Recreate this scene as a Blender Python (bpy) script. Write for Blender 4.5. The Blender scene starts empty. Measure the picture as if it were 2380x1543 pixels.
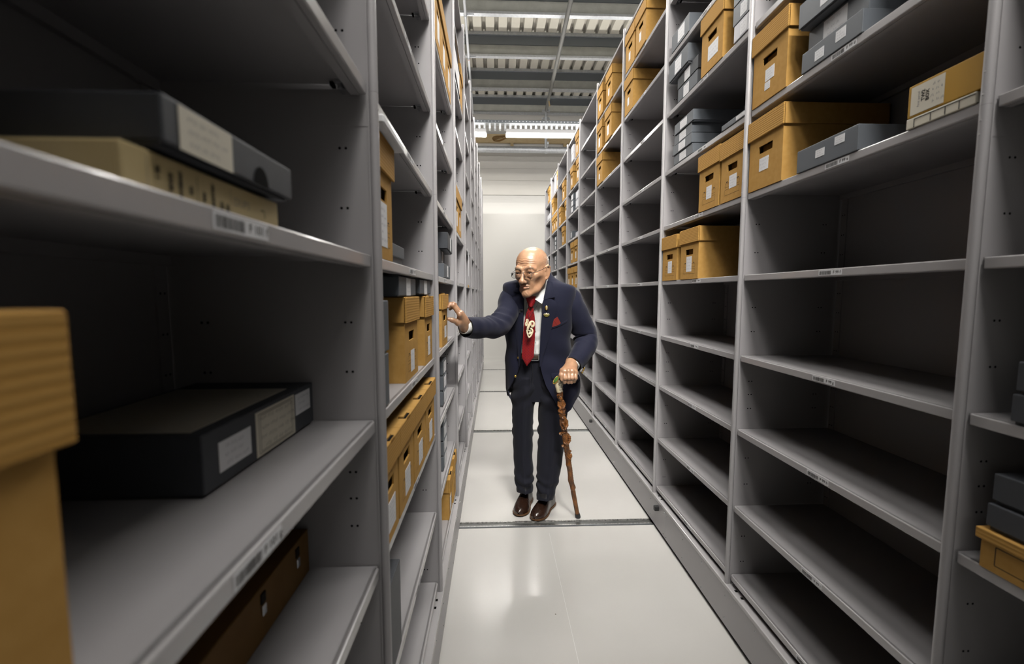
import bpy, bmesh, math, random
import numpy as np
from mathutils import Vector, Matrix
PI = math.pi
rnd = random.Random(7)
COL = bpy.context.scene.collection

# ------------------------------------------------------------------ helpers
def setprops(o, label=None, cat=None, group=None, kind=None):
    if label: o['label'] = label
    if cat: o['category'] = cat
    if group: o['group'] = group
    if kind: o['kind'] = kind
    return o

def thing(name, label, cat, loc=(0, 0, 0), rz=0.0, group=None):
    o = bpy.data.objects.new(name, None)
    o.empty_display_size = .05
    o.location = loc
    o.rotation_euler = (0, 0, rz)
    COL.objects.link(o)
    return setprops(o, label, cat, group)

def place(name, me, parent=None, loc=(0, 0, 0), rot=(0, 0, 0)):
    o = bpy.data.objects.new(name, me)
    o.location = loc
    o.rotation_euler = rot
    COL.objects.link(o)
    if parent: o.parent = parent
    return o

class MB:
    """collects faces with materials, builds ONE mesh"""
    def __init__(s):
        s.v = []; s.f = []; s.m = []; s.sm = []; s.mats = []
    def mi(s, mat):
        if mat not in s.mats: s.mats.append(mat)
        return s.mats.index(mat)
    def add(s, verts, faces, mat, smooth=False):
        b = len(s.v); k = s.mi(mat)
        s.v += [tuple(map(float, p)) for p in verts]
        for f in faces:
            s.f.append([i + b for i in f]); s.m.append(k); s.sm.append(smooth)
        return s
    def quad(s, a, b, c, d, mat):
        return s.add([a, b, c, d], [(0, 1, 2, 3)], mat)
    def box(s, x0, x1, y0, y1, z0, z1, mat, r=0, seg=1):
        if r <= 0:
            P = [(x, y, z) for z in (z0, z1) for y in (y0, y1) for x in (x0, x1)]
            return s.add(P, [(0, 2, 3, 1), (4, 5, 7, 6), (0, 1, 5, 4), (2, 6, 7, 3), (0, 4, 6, 2), (1, 3, 7, 5)], mat)
        bm = bmesh.new()
        bmesh.ops.create_cube(bm, size=1)
        for v in bm.verts:
            v.co = Vector(((x0 + x1) / 2 + v.co.x * (x1 - x0), (y0 + y1) / 2 + v.co.y * (y1 - y0), (z0 + z1) / 2 + v.co.z * (z1 - z0)))
        bmesh.ops.bevel(bm, geom=list(bm.edges), offset=r, segments=seg, profile=.5, affect='EDGES')
        return s.bm(bm, mat)
    def bm(s, bm, mat, smooth=False, M=None):
        bm.verts.index_update()
        s.add([(M @ v.co) if M else v.co for v in bm.verts], [[v.index for v in f.verts] for f in bm.faces], mat, smooth)
        bm.free()
        return s
    def tube(s, pts, r, mat, n=12, cap=True, smooth=True, flat=None):
        """round tube through pts; r is a number or a list"""
        pts = [Vector(p) for p in pts]
        N = len(pts); R = r if isinstance(r, (list, tuple)) else [r] * N
        V = []; F = []
        up = None
        for i, p in enumerate(pts):
            t = (pts[min(i + 1, N - 1)] - pts[max(i - 1, 0)]).normalized()
            if up is None:
                a = Vector((0, 0, 1)) if abs(t.z) < .9 else Vector((1, 0, 0))
                up = (a - t * a.dot(t)).normalized()
            else:
                up = (up - t * up.dot(t)).normalized()
            q = t.cross(up)
            for j in range(n):
                an = 2 * PI * j / n
                V.append(p + (up * math.cos(an) + q * math.sin(an)) * R[i])
        for i in range(N - 1):
            for j in range(n):
                a = i * n + j; b = i * n + (j + 1) % n
                F.append((a, b, b + n, a + n))
        s.add(V, F, mat, smooth)
        if cap: s.add(V[:n], [tuple(range(n))[::-1]], mat); s.add(V[-n:], [tuple(range(n))], mat)
        return s
    def disc(s, c, u, w, r, mat, n=10):
        c = Vector(c); u = Vector(u); w = Vector(w)
        return s.add([c + (u * math.cos(2 * PI * j / n) + w * math.sin(2 * PI * j / n)) * r for j in range(n)], [tuple(range(n))], mat)
    def ball(s, c, r, mat, n=10, m=6, sq=(1, 1, 1)):
        V = []; F = []
        for i in range(m + 1):
            th = PI * i / m
            for j in range(n):
                ph = 2 * PI * j / n
                V.append((c[0] + r * sq[0] * math.sin(th) * math.cos(ph), c[1] + r * sq[1] * math.sin(th) * math.sin(ph), c[2] + r * sq[2] * math.cos(th)))
        for i in range(m):
            for j in range(n):
                a = i * n + j; b = i * n + (j + 1) % n
                F.append((a, a + n, b + n, b))
        return s.add(V, F, mat, True)
    def ribbon(s, pts, w, nrm, mat):
        """thin stroke lying in the plane with normal nrm"""
        nrm = Vector(nrm); pts = [Vector(p) for p in pts]
        V = []; F = []
        for i, p in enumerate(pts):
            t = pts[min(i + 1, len(pts) - 1)] - pts[max(i - 1, 0)]
            if t.length < 1e-9: t = Vector((1, 0, 0))
            q = t.normalized().cross(nrm) * (w / 2)
            V += [p - q, p + q]
        for i in range(len(pts) - 1):
            F.append((2 * i, 2 * i + 1, 2 * i + 3, 2 * i + 2))
        return s.add(V, F, mat)
    def build(s, name):
        me = bpy.data.meshes.new(name)
        me.from_pydata(s.v, [], s.f)
        for m in s.mats: me.materials.append(m)
        me.polygons.foreach_set('material_index', s.m)
        me.polygons.foreach_set('use_smooth', s.sm)
        me.update()
        return me

def text_geo(t, size, bold=0.0):
    cu = bpy.data.curves.new('lettering', 'FONT')
    cu.body = t; cu.size = size; cu.align_x = 'CENTER'; cu.align_y = 'CENTER'
    cu.resolution_u = 2; cu.offset = bold
    o = bpy.data.objects.new('lettering', cu)
    me = o.to_mesh()
    V = [tuple(v.co) for v in me.vertices]; F = [tuple(p.vertices) for p in me.polygons]
    o.to_mesh_clear(); bpy.data.objects.remove(o); bpy.data.curves.remove(cu)
    return V, F

def put_text(mb, t, size, mat, fn, bold=0.0):
    V, F = text_geo(t, size, bold)
    mb.add([fn(p[0], p[1]) for p in V], F, mat)

# ------------------------------------------------------------------ materials
def mat(name, col, rough=.5, metal=0.0, spec=.5, coat=0.0, bump=None, var=None, emit=None, coatr=.1, sheen=0.0):
    """bump=(scale, strength, stretch xyz) ; var=(scale, colour2, stretch, contrast)"""
    m = bpy.data.materials.new(name); m.use_nodes = True
    nt = m.node_tree; N = nt.nodes; L = nt.links
    b = N['Principled BSDF']
    b.inputs['Base Color'].default_value = (*col, 1)
    b.inputs['Roughness'].default_value = rough
    b.inputs['Metallic'].default_value = metal
    b.inputs['Specular IOR Level'].default_value = spec
    b.inputs['Coat Weight'].default_value = coat
    b.inputs['Coat Roughness'].default_value = coatr
    b.inputs['Sheen Weight'].default_value = sheen
    if emit:
        b.inputs['Emission Color'].default_value = (*emit[0], 1)
        b.inputs['Emission Strength'].default_value = emit[1]
    tc = N.new('ShaderNodeTexCoord')
    def noise(scale, stretch, detail=4):
        mp = N.new('ShaderNodeMapping'); mp.inputs['Scale'].default_value = stretch
        no = N.new('ShaderNodeTexNoise'); no.inputs['Scale'].default_value = scale; no.inputs['Detail'].default_value = detail
        L.new(tc.outputs['Object'], mp.inputs['Vector']); L.new(mp.outputs['Vector'], no.inputs['Vector'])
        return no
    if var:
        no = noise(var[0], var[2] if len(var) > 2 else (1, 1, 1))
        r = N.new('ShaderNodeValToRGB')
        c = var[3] if len(var) > 3 else .2
        r.color_ramp.elements[0].position = .5 - c; r.color_ramp.elements[1].position = .5 + c
        r.color_ramp.elements[0].color = (*col, 1); r.color_ramp.elements[1].color = (*var[1], 1)
        L.new(no.outputs['Fac'], r.inputs['Fac']); L.new(r.outputs['Color'], b.inputs['Base Color'])
    if bump:
        no = noise(bump[0], bump[2] if len(bump) > 2 else (1, 1, 1))
        bp = N.new('ShaderNodeBump'); bp.inputs['Strength'].default_value = bump[1]; bp.inputs['Distance'].default_value = .002
        L.new(no.outputs['Fac'], bp.inputs['Height']); L.new(bp.outputs['Normal'], b.inputs['Normal'])
    return m

M = {}
M['paint'] = mat('grey_shelf_paint', (.385, .372, .38), .38, spec=.45, bump=(900, .03))
M['lip'] = mat('satin_shelf_lip_paint', (.44, .425, .43), .26, spec=.6, coat=.25, coatr=.12)
M['clip'] = mat('bright_zinc', (.75, .78, .8), .25, metal=1)
M['black'] = mat('black_void', (.004, .004, .004), .9, spec=.1)
M['kraft'] = mat('kraft_board', (.47, .258, .068), .8, spec=.15, var=(55, (.54, .31, .092), (1, 1, 1), .25), bump=(420, .12))
M['kraft_shade'] = mat('kraft_board_shaded', (.30, .155, .04), .85, spec=.1)  # same kraft, with the shade inside openings put into the colour
M['ink'] = mat('printing_ink', (.02, .016, .012), .7, spec=.2)
M['pen'] = mat('blue_grey_pen', (.16, .16, .2), .7, spec=.2)
M['white'] = mat('white_label_paper', (.80, .80, .82), .6, spec=.3)
M['offwhite'] = mat('aged_label_paper', (.72, .67, .56), .65, spec=.3)
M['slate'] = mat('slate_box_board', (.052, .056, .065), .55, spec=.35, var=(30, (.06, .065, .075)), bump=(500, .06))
M['slate_lighter'] = mat('blue_grey_box_board', (.115, .127, .143), .5, spec=.35, bump=(500, .06))  # lighter blue-grey board, one even tone
M['pale'] = mat('pale_grey_box_board', (.62, .62, .66), .55, spec=.4)
M['cream'] = mat('cream_box_board', (.60, .47, .24), .65, spec=.3, var=(18, (.66, .53, .29)))
M['yellow'] = mat('mustard_box_board', (.50, .27, .025), .6, spec=.35)
M['brown'] = mat('tan_box_board', (.22, .115, .035), .7, spec=.3, var=(20, (.25, .135, .045)))

# corrugated lid: fine horizontal flutes across the board
def flute_mat():
    m = mat('fluted_kraft_board', (.48, .25, .06), .8, spec=.15)
    nt = m.node_tree; N = nt.nodes; L = nt.links; b = N['Principled BSDF']
    tc = N.new('ShaderNodeTexCoord'); wv = N.new('ShaderNodeTexWave')
    wv.bands_direction = 'Z'; wv.inputs['Scale'].default_value = 46; wv.inputs['Distortion'].default_value = .4
    L.new(tc.outputs['Object'], wv.inputs['Vector'])
    r = N.new('ShaderNodeValToRGB')
    r.color_ramp.elements[0].color = (.445, .24, .06, 1); r.color_ramp.elements[1].color = (.52, .295, .085, 1)
    L.new(wv.outputs['Fac'], r.inputs['Fac']); L.new(r.outputs['Color'], b.inputs['Base Color'])
    bp = N.new('ShaderNodeBump'); bp.inputs['Strength'].default_value = .14; bp.inputs['Distance'].default_value = .002
    L.new(wv.outputs['Fac'], bp.inputs['Height']); L.new(bp.outputs['Normal'], b.inputs['Normal'])
    return m
M['flute'] = flute_mat()

def floor_mat():
    m = mat('glossy_epoxy_floor', (.60, .585, .56), .24, spec=.5, coat=.45, coatr=.13)
    nt = m.node_tree; N = nt.nodes; L = nt.links; b = N['Principled BSDF']
    tc = N.new('ShaderNodeTexCoord')
    n1 = N.new('ShaderNodeTexNoise'); n1.inputs['Scale'].default_value = 1.3; n1.inputs['Detail'].default_value = 5
    L.new(tc.outputs['Object'], n1.inputs['Vector'])
    r = N.new('ShaderNodeValToRGB')
    r.color_ramp.elements[0].position = .35; r.color_ramp.elements[1].position = .7
    r.color_ramp.elements[0].color = (.575, .56, .535, 1); r.color_ramp.elements[1].color = (.63, .615, .59, 1)
    L.new(n1.outputs['Fac'], r.inputs['Fac'])
    vo = N.new('ShaderNodeTexVoronoi'); vo.inputs['Scale'].default_value = 5.5; vo.inputs['Randomness'].default_value = 1
    L.new(tc.outputs['Object'], vo.inputs['Vector'])
    lt = N.new('ShaderNodeMath'); lt.operation = 'LESS_THAN'; lt.inputs[1].default_value = .018
    L.new(vo.outputs['Distance'], lt.inputs[0])
    mx = N.new('ShaderNodeMix'); mx.data_type = 'RGBA'; mx.inputs['B'].default_value = (.16, .13, .1, 1)
    L.new(lt.outputs[0], mx.inputs['Factor']); L.new(r.outputs['Color'], mx.inputs['A'])
    L.new(mx.outputs['Result'], b.inputs['Base Color'])
    n2 = N.new('ShaderNodeTexNoise'); n2.inputs['Scale'].default_value = 260; n2.inputs['Detail'].default_value = 2
    L.new(tc.outputs['Object'], n2.inputs['Vector'])
    bp = N.new('ShaderNodeBump'); bp.inputs['Strength'].default_value = .08; bp.inputs['Distance'].default_value = .002
    L.new(n2.outputs['Fac'], bp.inputs['Height']); L.new(bp.outputs['Normal'], b.inputs['Normal']); L.new(bp.outputs['Normal'], b.inputs['Coat Normal'])
    return m
M['floor'] = floor_mat()
M['seam'] = mat('floor_seam_line', (.70, .69, .67), .3)
M['steel'] = mat('worn_rail_steel', (.16, .165, .165), .38, metal=.8, var=(60, (.25, .25, .24), (.3, 3, 1), .15))
M['steel_bright'] = mat('polished_rail_edge', (.75, .74, .72), .3, metal=.9, var=(90, (.35, .34, .33), (1, 1, 1), .1))
M['wall'] = mat('cream_wall_paint', (.66, .635, .59), .6, spec=.3, var=(2, (.68, .655, .61)))
M['wall_lo'] = mat('pale_plasterboard', (.62, .605, .575), .6, spec=.3)
M['deck'] = mat('white_roof_deck', (.72, .69, .60), .5, spec=.4)
M['beam'] = mat('rough_sprayed_beam', (.47, .47, .42), .85, spec=.2, bump=(40, .9, (1, 1, 1)), var=(9, (.56, .56, .50)))
M['galv'] = mat('galvanised_steel', (.62, .64, .66), .42, metal=.75, var=(35, (.5, .52, .55)))
M['galv_shade'] = mat('shaded_galvanised_steel', (.16, .175, .19), .45, metal=.6)  # shadow on the beam ledger put into the colour; tray sides share it
M['pipe'] = mat('dull_grey_pipe', (.17, .17, .16), .5, metal=.3)
M['timber'] = mat('bare_timber', (.50, .37, .20), .7, spec=.2, var=(14, (.58, .45, .27), (1, 6, 6), .2))
M['enamel'] = mat('white_enamel', (.82, .82, .83), .35)
M['glow'] = mat('lit_tube_diffuser', (.9, .9, .9), .4, emit=((1.0, .985, .95), 12.0))
M['rubber'] = mat('black_rubber', (.015, .015, .016), .55)
M['conduit'] = mat('white_conduit', (.72, .74, .78), .4)
M['red'] = mat('red_tape', (.7, .12, .04), .5)
# ------------------------------------------------------------------ measured layout (metres)
EYE = 1.30
D = .7894                                   # bay pitch along the aisle
Y1R, Y1L = .8061, .8017                     # first upright seen on each side
XR, XL = .8965, -.2072                      # upright noses
LEV = dict(a=2.795, b=2.51, c=2.232, d=1.938, e=1.655, f=1.367, g=1.072, h=.795, i=.497, j=.223)
ZB, ZT = .183, 3.108
DEP = .362                                  # rack depth
NBAY = 10                                   # bay 0 is beside the camera, bay 9 ends the row
RAIL0, RAILD = 2.435, 1.7083
def yR(k): return Y1R + D * (k - 1)         # upright k
def yL(k): return Y1L + D * (k - 1)

# ------------------------------------------------------------------ room shell
X0, X1, YN, YF, ZC = -3.2, 4.2, -2.6, 8.56, 5.0
mb = MB()
cuts = []
for k in range(-2, 4):
    cuts.append((RAIL0 + RAILD * k - .070, RAIL0 + RAILD * k))
yy = YN
for a, b in cuts:
    mb.box(X0, X1, yy, a, -.06, 0, M['floor']); yy = b
mb.box(X0, X1, yy, YF, -.06, 0, M['floor'])
mb.box(X0, X1, YN, YF, -.08, -.06, M['black'])
mb.box(.292, .2935, 1.2, 2.3, 0, .0004, M['seam'])
setprops(place('floor', mb.build('floor')), kind='structure')

for k, (a, b) in enumerate(cuts):
    r = MB()
    r.box(X0, X1, b - .007, b, -.03, .0012, M['steel_bright'])
    r.box(X0, X1, b - .043, b - .007, -.03, -.006, M['steel'])
    r.box(X0, X1, b - .051, b - .043, -.03, .0, M['steel_bright'])
    r.box(X0, X1, b - .055, b - .051, -.03, .001, M['galv'])
    if 0 <= k - 2 <= 3:
        place_ord = ['nearest, by the man\'s feet', 'second from the camera', 'third from the camera', 'farthest, close to the end wall'][k - 2]
        o = place('floor_rail', r.build('floor_rail'))
        setprops(o, 'steel floor rail crossing the aisle, ' + place_ord, 'rail', 'floor rails across the aisle')
    else:
        o = place('floor_rail', r.build('floor_rail'))
        setprops(o, 'steel floor rail under the shelving behind the camera' if k == 0 else 'steel floor rail across the aisle beside the camera', 'rail', 'floor rails across the aisle')

mb = MB()
mb.box(X0, X1, YF, YF + .1, 0, 3.15, M['wall_lo'])
z = 3.15
mb.box(X0, X1, YF - .02, YF + .1, 3.15, 3.20, M['wall'])
z = 3.20
while z < 4.95:                              # shallow horizontal profile of the upper cladding
    for (dz, dy) in ((.13, -.012), (.09, 0)):
        z2 = min(z + dz, 5.0)
        mb.box(X0, X1, YF + dy, YF + .1, z, z2, M['wall']); z = z2
setprops(place('wall_back', mb.build('wall_back')), kind='structure')
b = MB(); b.box(X0, X1, YF - .012, YF, 0, .07, M['wall_lo'])
setprops(place('baseboard_back', b.build('baseboard_back')), kind='structure')
for n, (x0, x1, y0, y1) in dict(wall_left=(X0 - .1, X0, YN, YF), wall_right=(X1, X1 + .1, YN, YF), wall_front=(X0, X1, YN - .1, YN)).items():
    b = MB(); b.box(x0, x1, y0, y1, 0, 5.0, M['wall_lo'])
    setprops(place(n, b.build(n)), kind='structure')

# ceiling: ribbed white deck, ribs along the aisle
mb = MB()
P = .172; x = X0; prof = []
while x < X1:
    prof += [(x, 4.90), (x + .11, 4.90), (x + .128, 4.96), (x + .154, 4.96)]; x += P
V = []; F = []
for (px, pz) in prof: V += [(px, YN, pz), (px, YF, pz)]
for i in range(len(prof) - 1): F.append((2 * i, 2 * i + 1, 2 * i + 3, 2 * i + 2))
mb.add(V, F, M['deck'])
mb.box(X0, X1, YN, YF, 4.97, 5.02, M['deck'])
setprops(place('ceiling', mb.build('ceiling')), kind='structure')
# beams across the aisle: rough web, bright bottom flange, ledger on top coloured as in shadow
BEAM = MB()
BEAM.box(X0, X1, 0, .03, 4.605, 4.745, M['beam'])
BEAM.box(X0, X1, -.030, .035, 4.580, 4.607, M['galv'])
BEAM.box(X0, X1, -.015, .03, 4.745, 4.86, M['galv_shade'])
BEAM.box(X0, X1, -.045, .035, 4.86, 4.90, M['galv'])
bme = BEAM.build('ceiling_beam')
for i, y in enumerate((-1.3, -.3, .68, 1.65, 2.62, 3.6, 4.57, 5.55, 6.49, 7.49, 8.44)):
    setprops(place('trim_%d' % (i + 1), bme, loc=(0, y, 0)), kind='structure')

# ------------------------------------------------------------------ services under the roof
def px_ray(px, py):
    f = 1030.306; yaw = .0392; pit = .0865
    fw = np.array([math.sin(yaw) * math.cos(pit), math.cos(yaw) * math.cos(pit), -math.sin(pit)])
    rt = np.array([math.cos(yaw), -math.sin(yaw), 0]); up = np.cross(rt, fw)
    return fw + rt * (px - 1190) / f + up * (771.5 - py) / f
CAMP = np.array([0, 0, EYE])
def onY(px, py, Y):
    d = px_ray(px, py); return CAMP + d * (Y / d[1])
def onX(px, py, X):
    d = px_ray(px, py); return CAMP + d * (X / d[0])
def onZ(px, py, Z):
    d = px_ray(px, py); return CAMP + d * ((Z - EYE) / d[2])

t = thing('ceiling_pipe', 'thin grey pipe running along under the roof and dropping near the end wall', 'pipe', (.62, 8.0, 0))
m = MB()
pa = onZ(1327, 0, 4.45); pb = onY(1269, 258, 7.95)
dirv = Vector(pa - pb)
far = Vector(pb) + dirv * 2.6
off = Vector((.62, 8.0, 0))
m.tube([far - off, Vector(pb) - off, ], .026, M['pipe'], 14)
place('horizontal_run', m.build('horizontal_run'), t)
m = MB()
zb = onY(1269, 345, 7.95)[2]
m.tube([(pb[0] - .62, pb[1] - 8.0, pb[2] + .03), (pb[0] - .62, pb[1] - 8.0, zb)], .024, M['galv'], 14)
place('drop_pipe', m.build('drop_pipe'), t)
m = MB()
for z in (pb[2], pb[2] - .13):
    m.tube([(pb[0] - .62, pb[1] - 8, z - .02), (pb[0] - .62, pb[1] - 8, z + .02)], .05, M['galv'], 14)
    for sx in (-1, 1): m.box(pb[0] - .62 + sx * .055 - .012, pb[0] - .62 + sx * .055 + .012, pb[1] - 8.02, pb[1] - 7.98, z - .015, z + .015, M['galv'])
place('coupling', m.build('coupling'), t)
m = MB()
q = Vector(pb) + dirv * .155 - off
m.tube([q, q + Vector((.02, 0, -.10))], .012, M['timber'], 8)
place('sprinkler_head', m.build('sprinkler_head'), t)

zp = onY(1220, 348, 8.2)[2]
t = thing('sprinkler_main', 'thick galvanised pipe crossing in front of the end wall', 'pipe', (.5, 8.2, zp))
m = MB(); m.tube([(-3.5, 0, 0), (3.5, 0, 0)], .056, M['galv'], 24); place('pipe', m.build('main_pipe'), t)
m = MB()
for x in (onY(1269, 348, 8.2)[0] - .5,): m.tube([(x - .02, 0, 0), (x + .02, 0, 0)], .066, M['galv'], 24)
m.box(onY(1269, 348, 8.2)[0] - .52, onY(1269, 348, 8.2)[0] - .48, -.26, .0, .02, .06, M['galv'])
place('pipe_clamp', m.build('pipe_clamp'), t)
m = MB()
for x in (-2.6, -1.3, 1.6, 2.7): m.tube([(x, 0, .05), (x, 0, 4.90 - zp)], .006, M['galv'], 8)
place('hanger', m.build('pipe_hanger'), t)

# cable tray
t = thing('cable_tray', 'perforated galvanised cable tray crossing above the lit tubes', 'cable tray', (.5, 6.9, 0))
za, zb2 = onY(1250, 282, 6.75)[2], onY(1250, 298, 6.75)[2]
m = MB()
m.box(-3.3, 3.3, -.15, -.147, za - .028, za + .012, M['galv_shade'])
m.box(-3.3, 3.3, -.06, -.057, za - .028, za + .012, M['galv_shade'])
for i in range(120): m.disc((-1.5 + i * .051, -.1502, za - .006), (1, 0, 0), (0, 0, 1), .007, M['white'], 6)
m.box(-3.3, 3.3, -.15, -.057, za - .034, za - .028, M['galv'])
place('tray', m.build('tray'), t)
m = MB()
for i in range(66):
    x = -2.4 + i * .076
    m.box(x, x + .028, -.149, -.058, zb2 - .012, za - .034, M['galv'] if i % 2 else M['clip'])
place('rungs', m.build('rungs'), t)

# timber rail and studs behind
t = thing('timber_rail', 'tan timber rail with short studs fixed to the end wall', 'rail', (.5, 8.5, 0))
m = MB(); z1, z0 = onY(1150, 312, 8.5)[2], onY(1150, 332, 8.5)[2]
m.box(-3.4, 3.4, -.02, .03, z0, z1, M['timber']); place('rail', m.build('timber_rail'), t)
for x in (onY(1190, 340, 8.5)[0] - .5, onY(1313, 336, 8.5)[0] - .5):
    m = MB(); m.box(x - .03, x + .03, -.02, .03, z0 - .16, z0, M['timber']); place('stud', m.build('stud'), t)
m = MB()
c = onY(1157, 321, 8.45)
for k in range(5):
    pts = [(c[0] - .5 + .10 * math.cos(a) * (1 + .12 * k) + .02 * k, -.024 - .006 * k, c[2] + .05 * math.sin(a + .3 * k)) for a in np.linspace(.2 * k, 5.2 + .2 * k, 20)]
    m.tube(pts, .005, M['brown'], 6)
t2 = place('cable_loop', m.build('cable_loop'), None, (.5, 8.5, 0))
setprops(t2, 'loose coil of brown cable hanging on the timber rail', 'cable')

# white conduit over the left row
t = thing('conduit', 'thin white conduit running above the left-hand shelving', 'pipe', (0, 0, 0))
m = MB()
ca = onZ(1079, 0, 4.562); cb = onZ(1099, 262, 4.562)
cv = Vector(cb - ca)
m.tube([Vector(ca) - cv * 1.3, Vector(cb)], .016, M['conduit'], 10)
place('tube', m.build('conduit_tube'), t)
m = MB()
for yb in (5.55, 6.49, 7.49):
    q = Vector(ca) + cv * ((yb - ca[1]) / cv.y)
    m.tube([q - cv.normalized() * .02, q + cv.normalized() * .02], .021, M['galv'], 10)
    m.box(q.x - .02, q.x + .10, q.y - .012, q.y + .012, q.z + .010, q.z + .018, M['galv'])
place('saddle', m.build('saddle'), t)
m = MB(); q = Vector(ca) + cv * .40; m.tube([q - cv.normalized() * .02, q + cv.normalized() * .02], .0175, M['red'], 10)
place('red_band', m.build('red_band'), t)

# fluorescent fittings, end to end across the aisles
LROWS = ((6.75, 3.60), (4.25, 4.40), (1.5, 4.40), (-.9, 4.40), (.1, 4.40))  # last two rows are unseen fill lights, added to shape the light
LZ = 3.60
def tube_light():
    h = MB(); h.box(-.64, .64, -.045, .045, .045, .10, M['enamel'], .006)
    d = MB(); d.box(-.645, .645, -.04, .04, 0, .045, M['glow'], .012, 2)
    s = MB()
    for x in (-.5, .5): s.box(x - .002, x + .002, -.002, .002, .10, (1.25 if False else .12), M['galv'])
    return h.build('housing'), d.build('diffuser')
hme, dme = tube_light()
SEG = (-2.17, -.755, .82, 2.24)
names = {(0, 1): 'lit fluorescent fitting at the end of the aisle, mostly hidden by the left row', (0, 2): 'long lit fluorescent fitting at the end of the aisle under the cable tray'}
for r, (y, lz) in enumerate(LROWS):
    for s, x in enumerate(SEG):
        lab = names.get((r, s), ('fluorescent fitting above the %s row of shelving, %s' % (('left', 'left', 'right', 'far right')[s], ('by the end wall', 'high up between roof beams', 'high up over the near rails', 'added unseen behind the camera as fill', 'added unseen over the camera as fill')[r])))
        t = thing('ceiling_light', lab, 'light', (x, y, lz), 0, 'fluorescent fittings under the roof')
        place('housing', hme, t); place('diffuser', dme, t)
        if r:
            m = MB()
            for sx in (-.5, .5): m.tube([(sx, 0, .10), (sx, 0, 4.90 - lz)], .004, M['galv'], 6)
            place('hanger', m.build('hanger'), t)
        else:
            m = MB()
            for sx in (-.5, .5): m.tube([(sx, 0, .10), (sx, 0, zb2 - LZ - .012)], .004, M['galv'], 6)
            place('hanger', m.build('hanger'), t)
# ------------------------------------------------------------------ shelving
def upright_mesh(side):
    m = MB(); p = M['paint']
    # nose tube in two lengths with a visible joint
    m.tube([(0, 0, ZB), (0, 0, 1.642)], .0085, p, 16)
    m.tube([(0, 0, 1.6425), (0, 0, ZT - .004), (0, 0, ZT)], [.0085, .0085, .006], p, 16)
    m.tube([(0, 0, 1.6415), (0, 0, 1.643)], .0079, M['black'], 16, cap=False)
    for z in (1.70, 1.615, 1.66, 1.59):
        m.ball((0, -.0083, z), .0022, p, 8, 4, (1, .4, 1))
    m.box(-.006, .006, .005, DEP, ZB, ZT - .02, p)
    m.box(-.0075, .0075, .006, .0085, ZB, ZT - .02, M['paint'])
    sg = -1 if side == 'L' else 1            # the face turned to the camera
    # hole pairs in each compartment
    ks = 'abcdefghij'
    fr = dict(a=(.4, .7), b=(.38, .72), c=(.35, .53, .71), d=(.36, .70), e=(.37, .72), f=(.40, .70), g=(.35, .53, .72), h=(.38, .72), i=(.45, .82))
    for i in range(9):
        zt, zb_ = LEV[ks[i]], LEV[ks[i + 1]]
        for q in fr[ks[i]]:
            z = zt + (zb_ - zt) * q
            for y in (.047, .0575, .295, .3055):
                for s in (-1, 1):
                    m.disc((s * .00615, y, z), (0, 1, 0), (0, 0, s), .0024, M['black'], 10)
    # splice plate by the joint, on both faces
    for s in (-1, 1):
        x0, x1 = sorted((s * .006, s * .0066))
        m.box(x0, x1, .009, .12, 1.585, 1.64, p)
        for y in (.047, .0575):
            for z in (1.625, 1.602): m.disc((s * .0067, y, z), (0, 1, 0), (0, 0, s), .0022, M['lip'], 10)
    return m.build('upright_panel')
UPM = {s: upright_mesh(s) for s in 'LR'}

def shelf_mesh():
    m = MB(); a, b = .0085, D - .0085
    m.box(a, b, .012, DEP - .002, -.003, 0, M['paint'])
    m.box(a + .004, b - .004, .008, .020, -.0215, 0, M['lip'], .0022, 2)
    m.box(a + .004, b - .004, .020, .034, -.0215, -.0195, M['paint'])
    m.box(a, b, DEP - .014, DEP - .002, -.02, -.003, M['paint'])
    for x0, x1 in ((a - .001, a + .022), (b - .022, b + .001)):   # zinc clips under both ends
        m.box(x0, x1, .040, .054, -.010, -.004, M['clip'])
        m.box(x0, x1, .044, .050, -.019, -.016, M['clip'])
        m.box(x0 + .004, x1 - .004, .058, .064, -.012, -.006, M['black'])
    return m.build('shelf')
SHM = shelf_mesh()
m = MB(); m.box(.007, D - .007, .008, DEP, -.02, 0, M['paint'], .002)
TOPM = m.build('top_cover')
def back_mesh():
    m = MB()
    m.box(.007, D - .007, DEP, DEP + .003, ZB, ZT - .02, M['paint'])
    for x in (.008, D - .034):
        m.box(x, x + .026, DEP - .004, DEP, ZB, ZT - .02, M['paint'])
        for i in range(40):
            for dx in (.008, .018): m.disc((x + dx, DEP - .0042, .25 + i * .07), (1, 0, 0), (0, 0, 1), .0022, M['black'], 8)
    return m.build('back_panel')
BKM = back_mesh()

LABC = {}
def shelf_label_mesh(txt):
    """barcode sticker, 83 x 14 mm, bars on the left, shelf mark on the right"""
    if txt in LABC: return LABC[txt]
    m = MB(); w, h = .083, .0142
    m.box(-w / 2, w / 2, -.0004, 0, -h / 2, h / 2, M['white'])
    r = random.Random(txt); x = -w / 2 + .003
    while x < -w / 2 + .044:
        bw = r.choice((.0004, .0004, .0008, .0012)); 
        m.quad((x, -.0006, -h * .36), (x + bw, -.0006, -h * .36), (x + bw, -.0006, h * .36), (x, -.0006, h * .36), M['ink'])
        x += bw + r.choice((.0005, .0005, .0009))
    put_text(m, txt, .0115, M['ink'], lambda a, b: (a + w * .29, -.0006, b * .95), .0002)
    LABC[txt] = m.build('shelf_label')
    return LABC[txt]

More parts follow.
